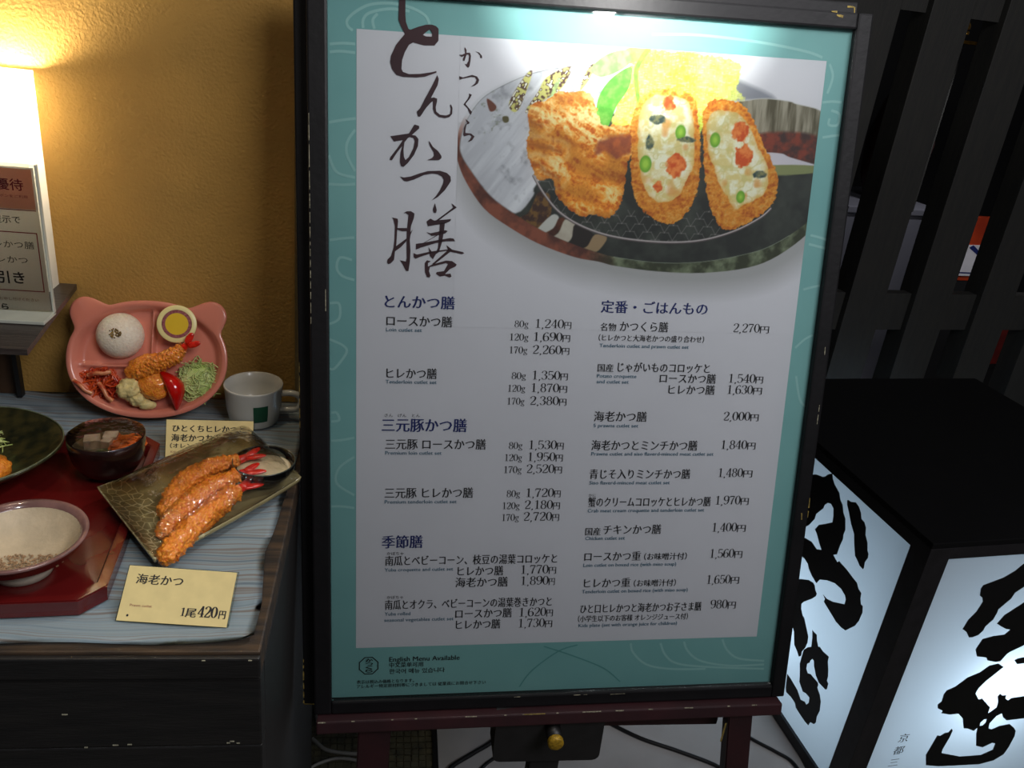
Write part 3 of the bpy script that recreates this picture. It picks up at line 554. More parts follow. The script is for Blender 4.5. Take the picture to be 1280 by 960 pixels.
# ------------------------------------------------------------------ menu sign
SO = Vector((0.1505, 0.9058, 1.0849)); SX = Vector((0.99927747, 0, 0.03800696)); SU = Vector((-0.03721881, 0.20259335, 0.97855541)); SN = SX.cross(SU)
SM = Matrix((SX, SU, SN)).transposed().to_4x4(); SM.translation = SO
root_off = Vector((0.075, -0.4388, 0))
ROOT = SM @ Matrix.Translation(root_off)
sign = thing('menu_sign', 'tall black-framed menu poster with teal border standing on the maroon easel', 'sign', matrix=ROOT)
IN = Matrix.Translation(-root_off)
def sp(name, bmv, m, parent=None, **k):
    o = obj(name, bmv, m, parent or sign, **k)
    if parent is None: o.matrix_local = IN
    return o
M_frame = mat('scuffed_black_lacquer', (16, 15, 17), 0.5, spec=0.3, rgb2=(11, 11, 13), scale=25, bump=0.15, bscale=120)
M_chip = mat('chipped_yellow_paint', (150, 128, 60), 0.7, var=0.3, scale=300)
M_chipw = mat('chipped_pale_paint', (170, 165, 140), 0.7, var=0.3, scale=300)
uL, uR, vB, vT = -0.2161, 0.379, -0.4188, 0.4245
wd_ = 0.019
for a, b in (((uL - 0.0215, vB - 0.018, -0.012), (uL, vT + 0.018, 0.010)), ((uR, vB - 0.018, -0.012), (uR + 0.0185, vT + 0.018, 0.010)),
             ((uL, vT, -0.012), (uR, vT + 0.018, 0.010)), ((uL, vB - 0.018, -0.012), (uR, vB, 0.010))):
    bm = bmesh.new(); box(bm, a, b, 0.0025); sp('frame_rail', bm, M_frame)
bm = bmesh.new(); box(bm, (uL - 0.0375, vB - 0.018, -0.030), (uR + 0.010, vT + 0.034, -0.0122), 0.002); backb = sp('backing_board', bm, M_frame)
M_teal = mat('teal_print', (140, 194, 190), 0.6, rgb2=(128, 184, 182), scale=6)
M_tealw = mat('pale_teal_print', (164, 212, 207), 0.6, var=0.02)
M_teald = mat('deep_teal_print', (98, 162, 158), 0.6, var=0.02)
M_paper = mat('white_print_paper', (232, 229, 234), 0.6, rgb2=(229, 226, 231), scale=8)
M_ink = mat('black_ink', (26, 22, 24), 0.6, var=0.1)
M_brown = mat('brown_brush_ink', (70, 38, 42), 0.6, rgb2=(58, 34, 40), scale=12)
M_blue = mat('navy_blue_ink', (24, 40, 112), 0.6, var=0.1)
M_en = mat('slate_blue_ink', (78, 118, 140), 0.6, var=0.1)
bm = bmesh.new(); box(bm, (uL, vB, -0.0118), (uR, vT, 0.0)); poster = sp('poster', bm, M_teal)
pv = [(-0.1857, -0.3487), (0.3516, -0.3487), (0.3516, 0.390), (-0.1857, 0.390)]
def sheet(name, V, F, m, z=None, par=None, **k):
    if z is not None: V = [(v[0], v[1], z) for v in V]
    return obj(name, (V, F), m, par or poster, **k)
sheet('white_panel', pv, [(0, 1, 2, 3)], M_paper, 0.0003, label='white printed panel inside the teal border')
def waves(name, WV, m, w):
    for pl in WV:
        V = []; F = []
        for q in ribbon([(p[0], p[1], w) for p in pl], 6):
            b = len(V); V += q; F.append((b, b + 1, b + 2, b + 3))
        V, F = flat(V, F, 0.0002, 0.001); sheet(name, V, F, m)
waves('wave_line', WAVES, M_tealw, 1.5); waves('wave_line', DARK_WAVES, M_teald, 0.9)
# brush calligraphy
for lp in CALLIGRAPHY:
    sm = [[(p[0], p[1]) for p in l] for l in lp]
    if len(lp[0]) > 30 or len(lp) > 1: pass
    V, F = fill_loops(sm, 0.0009, 0.001); sheet('brush_stroke', V, F, M_brown)
def strike(V, F, offs, em):
    VV = []; FF = []
    for k, (dx, dy) in enumerate(offs):
        n = len(VV); VV += [(v[0] + dx * em, v[1] + dy * em, v[2] + 0.00002 * k) for v in V]; FF += [tuple(i + n for i in f) for f in F]
    return VV, FF
ST = {'H': ((0.0, -0.008), M_blue, ((0, 0), (.022, .008), (.044, 0), (.022, -.010))), 'K': ((0.0, -0.010), M_ink, ((0, 0), (.030, .006), (.016, -.012))), 'E': ((0.0, 0.0), M_en, ((0, 0), (.03, .02))), 'R': ((0.0, 0.0), M_ink, ((0, 0),)), 'S': ((0.0, 0.0), M_ink, ((0, 0), (.02, .015)))}
for s, x0, x1, y, e, st in MENU_TEXT:
    wt, m, strikes = ST[st]
    lp = fit_text(s, x0, x1 - strikes[-1][0] * e, y, e, wt)
    V, F = strike(*fill_loops(lp, 0.0009, 0.001), strikes, e * 0.001); sheet('menu_line', V, F, m)
YEN = reweight(text_loops('円'), 0.0, -0.012)
yx = [p[0] for l in YEN for p in l]; y0_, y1_ = min(yx), max(yx)
for g, ga, gb, num, a, b, yen, v, h, hg in PRICES:
    V, F = figures(num, a, b, v, h)
    V, F = flat(V, F, 0.0009, 0.001)
    if g:
        V2, F2 = flat(*figures(g, ga, gb, v, hg), 0.0009, 0.001); n = len(V); V = V + V2; F = F + [tuple(i + n for i in f) for f in F2]
    k = (yen - b - 1.5); lp = [[(b + 1.2 + (p[0] - y0_) / (y1_ - y0_) * k, v + p[1] * h * 0.93) for p in l] for l in YEN]
    V3, F3 = strike(*fill_loops(lp, 0.0009, 0.001), ((0, 0), (.02, .01)), h * .001); n = len(V); V = V + V3; F = F + [tuple(i + n for i in f) for f in F3]
    sheet('price_figures', V, F, M_ink)
# octagonal shop mark
def emblem(cx, cy, r, m, z, parent, txt=True):
    V = []; F = []
    oc = [(cx + r * math.cos(math.radians(22.5 + 45 * k)), cy + r * math.sin(math.radians(22.5 + 45 * k))) for k in range(8)]
    ic = [(cx + r * 0.9 * math.cos(math.radians(22.5 + 45 * k)), cy + r * 0.9 * math.sin(math.radians(22.5 + 45 * k))) for k in range(8)]
    V = oc + ic; F = [(k, (k + 1) % 8, 8 + (k + 1) % 8, 8 + k) for k in range(8)]
    V = [(v[0] * .001, v[1] * .001, z) for v in V]
    for i, chs in enumerate(('か', 'つ', 'く', 'ら')):
        y = cy + r * (0.40 - 0.37 * i); lp = fit_text(chs, cx - r * 0.34, cx + r * 0.34, y, r * 0.44, (0.0, 0.0), 0.12)
        V2, F2 = strike(*fill_loops(lp, z, 0.001), ((0, 0), (.05, .02), (.1, 0), (.05, -.03)), r * .00044); n = len(V); V = V + V2; F = F + [tuple(k + n for k in f) for f in F2]
    obj('shop_emblem', (V, F), m, parent, label='black octagon with brush lettering')
emblem(EMB[0], EMB[1], 13.4, M_ink, 0.0009, poster)
# glazing
bm = bmesh.new(); box(bm, (uL, vB, 0.004), (uR, vT, 0.006)); sp('glazing', bm, clear_mat('clear_acrylic', (250, 252, 252), 0.8, 0.05), label='clear sheet over the poster')
# paint chips on frame
def chips(name, lst, m, parent, z, amp=0.6, seed=1):
    r_ = random.Random(seed); bmc = bmesh.new()
    for (x0, y0, x1, y1, w) in lst:
        n = max(2, int(math.hypot(x1 - x0, y1 - y0) / 0.004)); k = 0
        while k < n:
            ln = r_.randint(1, 3); t0 = k / n; t1 = min(1, (k + ln) / n); k += ln + (r_.random() < 0.45)
            dx, dy = x1 - x0, y1 - y0; L = math.hypot(dx, dy); nx, ny = -dy / L, dx / L
            pts = []
            for s_ in (0, 0.5, 1):
                tt = t0 + (t1 - t0) * s_; ww = w * r_.uniform(0.3, 1)
                pts.append((x0 + dx * tt, y0 + dy * tt, ww))
            top = [(p[0] + nx * p[2], p[1] + ny * p[2]) for p in pts]; bot = [(p[0] - nx * p[2], p[1] - ny * p[2]) for p in reversed(pts)]
            plate_prism(bmc, bot + top, z, z + 0.0003)
    return sp(name, bmc, m, kind='stuff') if parent is None else obj(name, bmc, m, parent)
chips('paint_chips', [(-0.2528, -0.37, -0.2532, -0.4335, 0.0009), (-0.2525, -0.4345, -0.236, -0.4358, 0.0011), (-0.2525, 0.02, -0.2528, -0.06, 0.0005), (0.375, 0.4528, 0.384, 0.4528, 0.0012), (0.384, 0.4528, 0.385, 0.444, 0.0012)], M_chip, None, -0.0121, seed=4)
chips('paint_chips', [(0.352, 0.438, 0.360, 0.437, 0.0016), (0.345, 0.4415, 0.352, 0.4415, 0.0012), (0.3965, -0.145, 0.397, -0.172, 0.0010), (0.388, -0.166, 0.389, -0.175, 0.001)], M_chip, None, 0.0101, seed=5)
chips('paint_chips', [(-0.2358, 0.30, -0.2360, 0.07, 0.00035), (-0.2195, 0.11, -0.2195, 0.085, 0.0004), (0.02, -0.4212, 0.028, -0.421, 0.0004), (0.10, -0.4215, 0.118, -0.4214, 0.0005), (0.15, -0.4225, 0.17, -0.4222, 0.0003), (0.399-0.006, -0.02, 0.393, -0.045, 0.0005), (0.3905, 0.055, 0.391, 0.045, 0.0005)], M_chipw, None, 0.0101, seed=6)

# ---- printed photograph of the dish: a dense flat sheet with the print's colours per vertex
def vnoise(X, Y, s, seed):
    r_ = np.random.RandomState(seed); G = r_.rand(256, 256)
    x = X / s; y = Y / s; xi = np.floor(x).astype(int); yi = np.floor(y).astype(int); fx = x - xi; fy = y - yi
    fx = fx * fx * (3 - 2 * fx); fy = fy * fy * (3 - 2 * fy)
    g = lambda a, b: G[a % 256, b % 256]
    return (g(xi, yi) * (1 - fx) + g(xi + 1, yi) * fx) * (1 - fy) + (g(xi, yi + 1) * (1 - fx) + g(xi + 1, yi + 1) * fx) * fy
def fbm(X, Y, s, seed, o=4):
    t = 0; a = 1; n = 0
    for k in range(o): t = t + a * vnoise(X, Y, s / 2 ** k, seed + k); n += a; a *= 0.55
    return t / n
def smooth_poly(P, n=4):
    return np.array([(q[0], q[1]) for q in catmull([(p[0], p[1], 0) for p in P], n, True)])
def pdist(P, X, Y):
    """signed distance to a closed outline (negative inside)"""
    d = np.full(X.shape, 1e9); ins = np.zeros(X.shape, bool)
    for i in range(len(P)):
        x1, y1 = P[i]; x2, y2 = P[(i + 1) % len(P)]
        dx, dy = x2 - x1, y2 - y1; L = dx * dx + dy * dy + 1e-9
        tt = np.clip(((X - x1) * dx + (Y - y1) * dy) / L, 0, 1)
        d = np.minimum(d, (X - x1 - tt * dx) ** 2 + (Y - y1 - tt * dy) ** 2)
        if y1 != y2: ins ^= ((y1 > Y) != (y2 > Y)) & (X < dx * (Y - y1) / dy + x1)
    d = np.sqrt(d); return np.where(ins, -d, d)
def paint_food():
    ST_ = 0.8
    xs = np.arange(112, 537.3, ST_); xs[-1] = 537.3; ys = np.arange(0, 322, ST_)
    X, Y = np.meshgrid(xs, ys)
    C = np.zeros(X.shape + (3,)); C[:] = (232, 229, 234)
    def put(mask, col):
        m = np.clip(mask, 0, 1)[..., None]; C[:] = C * (1 - m) + np.asarray(col) * m
    def edge(d, w=0.8): return np.clip(0.5 - d / w, 0, 1)
    def mix(a, b, t_): t_ = np.clip(t_, 0, 1)[..., None]; return np.asarray(a, float) * (1 - t_) + np.asarray(b, float) * t_
    D = {}
    def dist(k, n=4):
        if k not in D: D[k] = pdist(smooth_poly(ART[k], n), X, Y)
        return D[k]
    # printed soft shadow under the dish
    dp = dist('plate'); sh = pdist(smooth_poly(ART['plate']) + np.array([8, 13]), X, Y)
    put(np.clip(1 - (sh + 5) / 30, 0, 1) * 0.42 * (Y > 90), (120, 120, 112))
    put(edge(dist('cup_shadow'), 6) * 0.75, (120, 122, 132))
    # rim
    n1 = fbm(X, Y, 14, 3)
    rimc = mix((92, 52, 42), (150, 84, 62), (n1 - 0.35) * 3); rimg = mix((60, 64, 44), (128, 138, 108), (n1 - 0.4) * 3)
    rim = mix(rimc, rimg, (X - 265) / 40)
    upper = np.clip((112 - Y) / 30, 0, 1)
    rim = rim * (1 - upper[..., None]) + np.array((222, 220, 224)) * upper[..., None]
    put(edge(dp), rim)
    di = dist('plate_in')
    body = mix((44, 46, 42), (70, 74, 66), (fbm(X, Y, 30, 9) - 0.4) * 3)
    put(edge(di), body)
    put(edge(np.abs(di) - 0.5) * ((X > 300) & (Y > 200)), (170, 182, 160))
    # white brushed glaze with diagonal streaks
    s_ = X * 0.55 - Y * 0.0 + Y * 0.42; q = X * -0.4 + Y * 0.9
    st = fbm(s_ * 1.0, q * 0.08, 7, 21); g2 = fbm(X, Y, 10, 31)
    wg = mix((198, 198, 204), (236, 236, 240), (st - 0.3) * 2.4); wg = wg - (np.clip(g2 - 0.62, 0, 1) * 160)[..., None]
    put(edge(np.maximum(dist('white_glaze'), di), 2), wg)
    gs = edge(fbm(X, Y, 5, 44) - 0.30 + np.abs(X - 150) / 260 + np.clip(Y - 110, 0, 100) / 100, 0.12)
    put(gs * edge(np.maximum(dist('white_glaze'), di), 2) * 0.5, (122, 126, 104))
    for k in ('s1', 's2', 's3'):
        nn = vnoise(X + Y * 0.6, Y - X * 0.5, 3.2, 55); m = edge(dist(k), 1.2)
        put(m, mix((214, 208, 120), (92, 62, 48), (nn - 0.42) * 5)); put(m * (nn > 0.78), (236, 232, 214))
    put(edge(dist('leafmark'), 1), (112, 62, 46)); put(edge(dist('dot'), 1), (92, 84, 50))
    br_ = mix((70, 44, 34), (128, 92, 44), (fbm(X, Y, 6, 66) - 0.42) * 5)
    ok = edge(di, 1)
    for k, c_ in (('dark', body), ('d1', br_), ('w1', (206, 205, 196)), ('d2', mix((70, 36, 24), (120, 66, 34), (n1 - 0.3) * 2)), ('w2', mix((190, 178, 160), (214, 208, 190), (n1 - 0.3) * 2)), ('d3', mix((44, 36, 32), (140, 70, 30), (Y - 245) / 16)), ('w3', mix((168, 140, 104), (206, 200, 180), (Y - 248) / 14))):
        put(edge(dist(k), 1.5) * ok, c_)
    # cup
    stc = fbm(X, Y * 0.12, 6, 77)
    put(edge(dist('cup')), mix((92, 84, 62), (168, 160, 140), (stc - 0.35) * 3))
    put(edge(dist('cuplow'), 4), mix((70, 44, 40), (140, 60, 40), (fbm(X, Y, 9, 78) - 0.4) * 3))
    put(edge(np.abs(dist('cup')) - 0.5) * (Y < 95) * 0.8, (205, 204, 198))
    put(edge(dist('liquid'), 1), (214, 208, 216)); put(edge(dist('platerim'), 1), (140, 146, 96))
    put(edge(pdist(np.array([(440, 250), (470, 238), (480, 246), (455, 256)]), X, Y), 8) * 0.4 * ok, (120, 170, 180))
    # cabbage shreds
    cn = fbm(X, Y, 14, 91); fine = vnoise(X * 0.7 + 3 * vnoise(X, Y, 12, 92), Y * 2.2 + 9 * vnoise(X, Y, 16, 93), 2.4, 94); fine2 = vnoise(X * 2.2 + 8 * vnoise(X, Y, 15, 95), Y * 0.6, 2.4, 96)
    cab = mix((244, 248, 130), (222, 236, 72), (cn - 0.3) * 2.2); cab = cab + ((fine - 0.5) * 34)[..., None] + ((fine2 - 0.5) * 34)[..., None]
    cab = mix(cab, (236, 240, 196), np.clip((X - 400) / 70, 0, 1) * 0.6 + (fine > 0.8) * 0.4)
    put(edge(dist('cabbage') + (fbm(X, Y, 6, 97) - 0.5) * 9, 2), cab)
    for k, c1, c2 in (('l3', (176, 222, 110), (140, 204, 80)), ('l1', (168, 226, 132), (132, 208, 96)), ('l2', (92, 178, 52), (138, 206, 84)), ('stem', (160, 210, 70), (120, 190, 60))):
        put(edge(dist(k)), mix(c1, c2, (fbm(X + Y, Y - X, 9, 101) - 0.3) * 2.4))
    put(edge(pdist(np.array([(221, 36), (226, 38), (212, 72), (206, 82)]), X, Y), 1) * 0.7, (190, 230, 150))
    # fried crumb
    def crumbs(seed, dirx=0.6, lightv=0.5):
        w1 = vnoise(X, Y, 18, seed) * 14; r1 = 1 - np.abs(2 * fbm(X * 1.0 + w1, Y * 1.6 - X * dirx, 13, seed + 3, 4) - 1)
        r2 = 1 - np.abs(2 * fbm(X, Y, 5, seed + 7, 3) - 1); v = 0.65 * r1 + 0.35 * r2
        f = vnoise(X, Y, 1.7, seed + 11)
        c_ = mix((204, 100, 20), (248, 160, 48), (v - 0.52) * 3.2); c_ = mix(c_, (255, 226, 158), (v - 0.76) * 3.2 + lightv)
        return c_ + ((f - 0.5) * 22)[..., None]
    cd_ = dist('cut') + (fbm(X, Y, 4, 120, 3) - 0.5) * 5
    cy = np.clip((150 - Y) / 110, 0, 1)
    lump = fbm(X * 0.8, Y * 1.5 - X * 0.45, 26, 133, 2)
    base = crumbs(130, 0.7, (cy - 0.55) * 0.8 + (lump - 0.5) * 2.6); base = base * np.clip(0.74 + 0.5 * lump, 0, 1.05)[..., None]
    base = mix(base, np.array((150, 72, 20)), np.clip((cd_ + 7) / 9, 0, 1) * 0.45 * (Y > 120))
    put(edge(cd_), base)
    put(edge(dist('cutgap') + (fbm(X, Y, 5, 140) - .5) * 6, 5) * 0.9, mix((150, 74, 48), (190, 96, 50), (fbm(X, Y, 8, 141) - .4) * 3))
    for ln in (((122, 98), (150, 84), (180, 80), (208, 92)), ((150, 150), (160, 118), (190, 112), (232, 118)), ((176, 160), (180, 140), (206, 134), (232, 150))):
        L = pdist(np.array(list(ln) + list(reversed([(a, b + 1.5) for a, b in ln]))), X + 5 * fbm(X, Y, 8, 150), Y + 7 * fbm(X, Y, 7, 151))
        put(np.clip(1 - (L) / 5, 0, 1) * 0.5 * edge(cd_, 4), (140, 66, 22)); put(np.clip(1 - np.abs(L + 0 * X - 9) / 5, 0, 1) * 0.35 * edge(cd_, 4), (252, 222, 160))
    for k, ki, sd in (('c1', 'c1in', 160), ('c2', 'c2in', 180)):
        dc = dist(k) + (fbm(X, Y, 3.2, sd, 3) - 0.5) * 4.5; ci = dist(ki) + (fbm(X, Y, 7, sd + 1) - 0.5) * 4
        cr = crumbs(sd + 2, 0.0, -0.35 + 0.3 * np.clip((90 - Y) / 80, 0, 1)); cr = cr * (0.92 + 0.2 * np.clip((130 - Y) / 120, 0, 1))[..., None]
        put(edge(dc), cr)
        fl_ = fbm(X, Y, 8, sd + 5, 4); fn = mix((230, 212, 142), (250, 248, 220), (fl_ - 0.36) * 3.4)
        fn = mix(fn, (214, 204, 130), np.clip(np.abs(vnoise(X, Y, 9, sd + 6) - 0.5) < 0.05, 0, 1) * 0.5)
        fn = mix(fn, (226, 150, 70), np.clip((vnoise(X, Y, 13, sd + 9) - 0.72) * 5, 0, 1) * 0.7)
        fn = mix(fn, (228, 180, 90), np.clip(1 + ci / 6, 0, 1) * 0.6)
        put(edge(ci, 1.5), fn)
    for (x, y), r_ in zip(ART['carrot'], (11, 10, 11.5, 8, 5)):
        d = np.hypot(X - x, (Y - y) * 0.85) - r_ + (fbm(X, Y, 6, 200) - 0.5) * 8
        put(edge(d, 2), mix((214, 84, 24), (244, 140, 66), (fbm(X, Y, 5, 201) - 0.35) * 3))
    for (x, y), r_ in zip(ART['pea'], (8.5, 7.5, 7.5, 6.5)):
        d = np.hypot((X - x) * 1.15, (Y - y) * 0.85) - r_; put(edge(d + 0.4, 1.5), mix((170, 216, 74), (96, 160, 36), np.clip((d + 6) / 6, 0, 1)))
    for (x, y), (a, b) in zip(ART['skin'], ((10, 5), (5, 8), (9, 3), (9, 4))):
        d = (np.hypot((X - x) / a, (Y - y) / b) - 1) * min(a, b); put(edge(d + (fbm(X, Y, 4, 210) - .5) * 3, 1.5), mix((58, 78, 76), (140, 140, 96), (fbm(X, Y, 5, 211) - .35) * 3))
    # wire rack: ring and hexagon mesh
    ringp = [(q_[0], q_[1]) for q_ in catmull([(p[0], p[1], 0) for p in ART['ring']], 6)]
    def line(pts, w, col, cond=None):
        d = np.full(X.shape, 1e9)
        for (x1, y1), (x2, y2) in zip(pts, pts[1:]):
            dx, dy = x2 - x1, y2 - y1; L = dx * dx + dy * dy + 1e-9; tt = np.clip(((X - x1) * dx + (Y - y1) * dy) / L, 0, 1)
            d = np.minimum(d, np.hypot(X - x1 - tt * dx, Y - y1 - tt * dy))
        m = edge(d - w, 1.0)
        if cond is not None: m = m * cond
        put(m, col)
    free = (cd_ > 0) & (dist('c1') > 1) & (dist('c2') > 1)
    lower = np.array(ringp)
    ry = np.interp(X[0], lower[:, 0], lower[:, 1]); below = (Y < ry[None, :] - 1)
    hx_, hy_ = 21.0, 9.0; segs = []
    for i in range(-1, 18):
        for j in range(0, 14):
            cx = 150 + i * hx_ + (hx_ / 2 if j % 2 else 0); cyy = 150 + j * hy_ * 0.98
            segs += [((cx - 5, cyy), (cx + 5, cyy)), ((cx + 5, cyy), (cx + 10.5, cyy + hy_)), ((cx - 5, cyy), (cx - 10.5, cyy + hy_))]
    for (x1, y1), (x2, y2) in segs:
        if y1 < 150 or y1 > 262 or x1 < 118 or x1 > 460: continue
        i0, i1 = np.searchsorted(xs, [min(x1, x2) - 2, max(x1, x2) + 2]); j0, j1 = np.searchsorted(ys, [y1 - 2, y2 + 2])
        if i1 <= i0 or j1 <= j0: continue
        sx, sy = X[j0:j1, i0:i1], Y[j0:j1, i0:i1]; dx, dy = x2 - x1, y2 - y1; L = dx * dx + dy * dy + 1e-9
        tt = np.clip(((sx - x1) * dx + (sy - y1) * dy) / L, 0, 1); d = np.hypot(sx - x1 - tt * dx, sy - y1 - tt * dy)
        m = (np.clip(0.5 - (d - 0.35), 0, 1) * (free & below & (Y > ry[None, :] - 34))[j0:j1, i0:i1])[..., None] * 0.55
        C[j0:j1, i0:i1] = C[j0:j1, i0:i1] * (1 - m) + np.array((168, 160, 158)) * m
    line(ringp, 1.5, (96, 84, 84)); line([(a, b - 0.6) for a, b in ringp], 0.7, (206, 196, 194))
    # vertices and colours
    C = np.clip(C, 0, 255) / 255.0; Cl = np.where(C <= 0.04045, C / 12.92, ((C + 0.055) / 1.055) ** 2.4)
    H, Wd = X.shape
    co = np.empty((H * Wd, 3), np.float32); co[:, 0] = X.ravel() / 1000 - 0.1857; co[:, 1] = 0.390 - Y.ravel() / 1000; co[:, 2] = 0.0005
    idx = np.arange(H * Wd).reshape(H, Wd)
    fc = np.stack([idx[1:, :-1], idx[1:, 1:], idx[:-1, 1:], idx[:-1, :-1]], -1).reshape(-1, 4)
    me = bpy.data.meshes.new('dish_photograph'); me.vertices.add(H * Wd); me.vertices.foreach_set('co', co.ravel())
    me.loops.add(fc.size); me.loops.foreach_set('vertex_index', fc.ravel().astype(np.int32)); me.polygons.add(len(fc))
    me.polygons.foreach_set('loop_start', np.arange(0, fc.size, 4, dtype=np.int32)); me.update(calc_edges=True)
    at = me.color_attributes.new('print', 'FLOAT_COLOR', 'POINT'); a4 = np.ones((H * Wd, 4), np.float32); a4[:, :3] = Cl.reshape(-1, 3); at.data.foreach_set('color', a4.ravel())
    m = bpy.data.materials.new('printed_dish_colours'); m.use_nodes = True; b = m.node_tree.nodes['Principled BSDF']; b.inputs['Roughness'].default_value = 0.6
    an = m.node_tree.nodes.new('ShaderNodeAttribute'); an.attribute_name = 'print'; m.node_tree.links.new(an.outputs['Color'], b.inputs['Base Color'])
    me.materials.append(m)
    o = bpy.data.objects.new('dish_photograph', me); COL.objects.link(o); o.parent = poster
    o['label'] = 'printed picture of fried cutlets, shredded cabbage and a dipping cup on a dark oval plate'
paint_food()

# ------------------------------------------------------------------ easel under the sign
M_maroon = mat('maroon_lacquer', (52, 24, 28), 0.5, rgb2=(42, 21, 25), scale=18, bump=0.2, bscale=90)
easel = thing('display_easel', 'maroon wooden stand with a ledge carrying the framed menu poster', 'easel', matrix=Matrix.Translation((0.24, 0.90, 0)))
EI = easel.matrix_world.inverted() @ SM
bm = bmesh.new(); box(bm, (-0.234, -0.4555, -0.045), (0.389, -0.4378, 0.024), 0.002); o = obj('ledge', bm, M_maroon, easel); o.matrix_local = EI
bmc = bmesh.new(); r_ = random.Random(9)
for x0, x1, w in ((-0.232, -0.222, .0009), (-0.19, -0.186, .0006), (-0.14, -0.137, .0007), (-0.11, -0.107, .0007), (-0.045, -0.03, .0006), (0.006, 0.009, .0006), (0.03, 0.06, .0009), (0.075, 0.078, .0008), (0.11, 0.135, .0007), (0.155, 0.166, .0008), (0.2, 0.206, .0006), (0.25, 0.262, .0007), (0.31, 0.314, .0006), (0.345, 0.352, .0006)):
    x = x0
    while x < x1:
        l = min(x1 - x, r_.uniform(0.002, 0.006)); ww = w * r_.uniform(0.4, 1)
        box(bmc, (x, -0.4382 - ww, 0.0235), (x + l, -0.4377, 0.0243)); x += l * 1.15
o = obj('paint_chips', bmc, M_chipw, easel, kind='stuff'); o.matrix_local = EI
bmc = bmesh.new(); box(bmc, (0.032, -0.4387, 0.0236), (0.060, -0.4376, 0.0244)); o = obj('paint_chips', bmc, M_chip, easel); o.matrix_local = EI
def leg(xa, xb, z1, dx, dy, yy, w):
    bm = bmesh.new(); top = [(xa, yy), (xb, yy), (xb, yy + 0.022), (xa, yy + 0.022)]
    a = [bm.verts.new((x - 0.24, y - 0.90, z1)) for x, y in top]; b = [bm.verts.new((x + dx - 0.24, y + dy - 0.90, 0.0)) for x, y in top]
    bm.faces.new(a); bm.faces.new(list(reversed(b)))
    for i in range(4): bm.faces.new((a[(i + 1) % 4], a[i], b[i], b[(i + 1) % 4]))
    bmesh.ops.bevel(bm, geom=list(bm.edges), offset=0.0015, segments=2, affect='EDGES')
    return obj('leg', bm, M_maroon, easel)
leg(-0.0145, 0.0275, 0.640, -0.005, -0.03, 0.80, 0.042); leg(0.484, 0.519, 0.662, 0.10, -0.03, 0.80, 0.036)
bm = bmesh.new(); box(bm, (0.484 - 0.24, 0.7998 - 0.9, 0.60), (0.4865 - 0.24, 0.7999 - 0.9, 0.635)); obj('paint_chips', bm, M_chip, easel)
bm = bmesh.new(); box(bm, (0.02 - .24, 0.83 - .9, 0.60), (0.49 - .24, 0.855 - .9, 0.648), 0.002); obj('crossbar', bm, M_maroon, easel)
M_clamp = mat('black_plastic', (34, 33, 34), 0.45, var=0.15, scale=40)
bm = bmesh.new(); t2 = bmesh.new()
pl = [(-0.074, 0.05), (0.074, 0.05)] + [(0.066 + 0.010 * math.cos(a), -0.030 + 0.010 * math.sin(a)) for a in [0, -0.5, -1.0, -1.57]] + [(-0.062 + 0.010 * math.cos(a), -0.030 + 0.010 * math.sin(a)) for a in [-1.57, -2.1, -2.6, -3.14]]
plate_prism(t2, pl, 0, 0.04); join(bm, t2, Matrix.Translation((-0.002, -0.060, 0.609)) @ Matrix.Rotation(math.radians(90), 4, 'X'))
cb = obj('clamp_box', bm, M_clamp, easel)
bm = bmesh.new(); t2 = bmesh.new(); lathe(t2, [(0, 0), (0.0105, 0), (0.0105, 0.022), (0, 0.022)], 20); join(bm, t2, Matrix.Translation((0.001, -0.100, 0.634)) @ Matrix.Rotation(math.radians(90), 4, 'X')); obj('knob_stem', bm, M_black, cb, smooth=True)
bm = bmesh.new(); t2 = bmesh.new(); lathe(t2, [(0, 0.0), (0.0095, 0.0), (0.0105, 0.002), (0.0105, 0.008), (0.009, 0.0095), (0, 0.0098)], 28); join(bm, t2, Matrix.Translation((0.001, -0.122, 0.634)) @ Matrix.Rotation(math.radians(90), 4, 'X')); obj('knob', bm, mat('brass_knob', (190, 150, 40), 0.45, 0.3, var=0.25, scale=300, bump=0.3, bscale=500), cb, smooth=True, label='yellow brass knob')
bm = bmesh.new(); box(bm, (-0.02, -0.092, 0.02), (0.022, -0.068, 0.57), 0.003); obj('mast', bm, M_clamp, easel)
bm = bmesh.new(); box(bm, (-0.12, -0.18, 0.0045), (0.12, 0.02, 0.02), 0.003); obj('base_plate', bm, M_clamp, easel)

# ------------------------------------------------------------------ showcase cabinet
ZT = 0.950
M_cab = mat('dark_stained_timber', (30, 28, 27), 0.5, rgb2=(22, 21, 21), scale=14, stretch=(1, 8, 8), bump=0.3, bscale=60)
M_cabt = mat('worn_brown_timber', (72, 54, 36), 0.55, rgb2=(34, 28, 24), scale=22, stretch=(0.6, 6, 6), bump=0.3, bscale=60)
cab = thing('display_cabinet', 'dark plank cabinet carrying the food display beside the menu poster', 'cabinet', (-0.6, 0.85, 0))
def cb_(name, a, b, m, bev=0.002, par=None):
    bm = bmesh.new(); box(bm, (a[0] + 0.6, a[1] - 0.85, a[2]), (b[0] + 0.6, b[1] - 0.85, b[2]), bev); return obj(name, bm, m, par or cab)
XR = -0.1005
cb_('top_board', (-1.1, 0.598, ZT - 0.030), (XR, 1.100, ZT - 0.0015), M_cabt)
cb_('trim_strip', (-1.1, 0.592, ZT - 0.028), (XR + 0.0005, 0.5979, ZT - 0.004), M_cab)
z = ZT - 0.0305; hs = (0.085, 0.10, 0.11, 0.12, 0.12, 0.12, 0.12, 0.10)
for i, h in enumerate(hs):
    cb_('plank', (-1.1, 0.596 + (i % 2) * 0.0006, z - h + 0.0012), (XR, 0.618, z), M_cab); z -= h
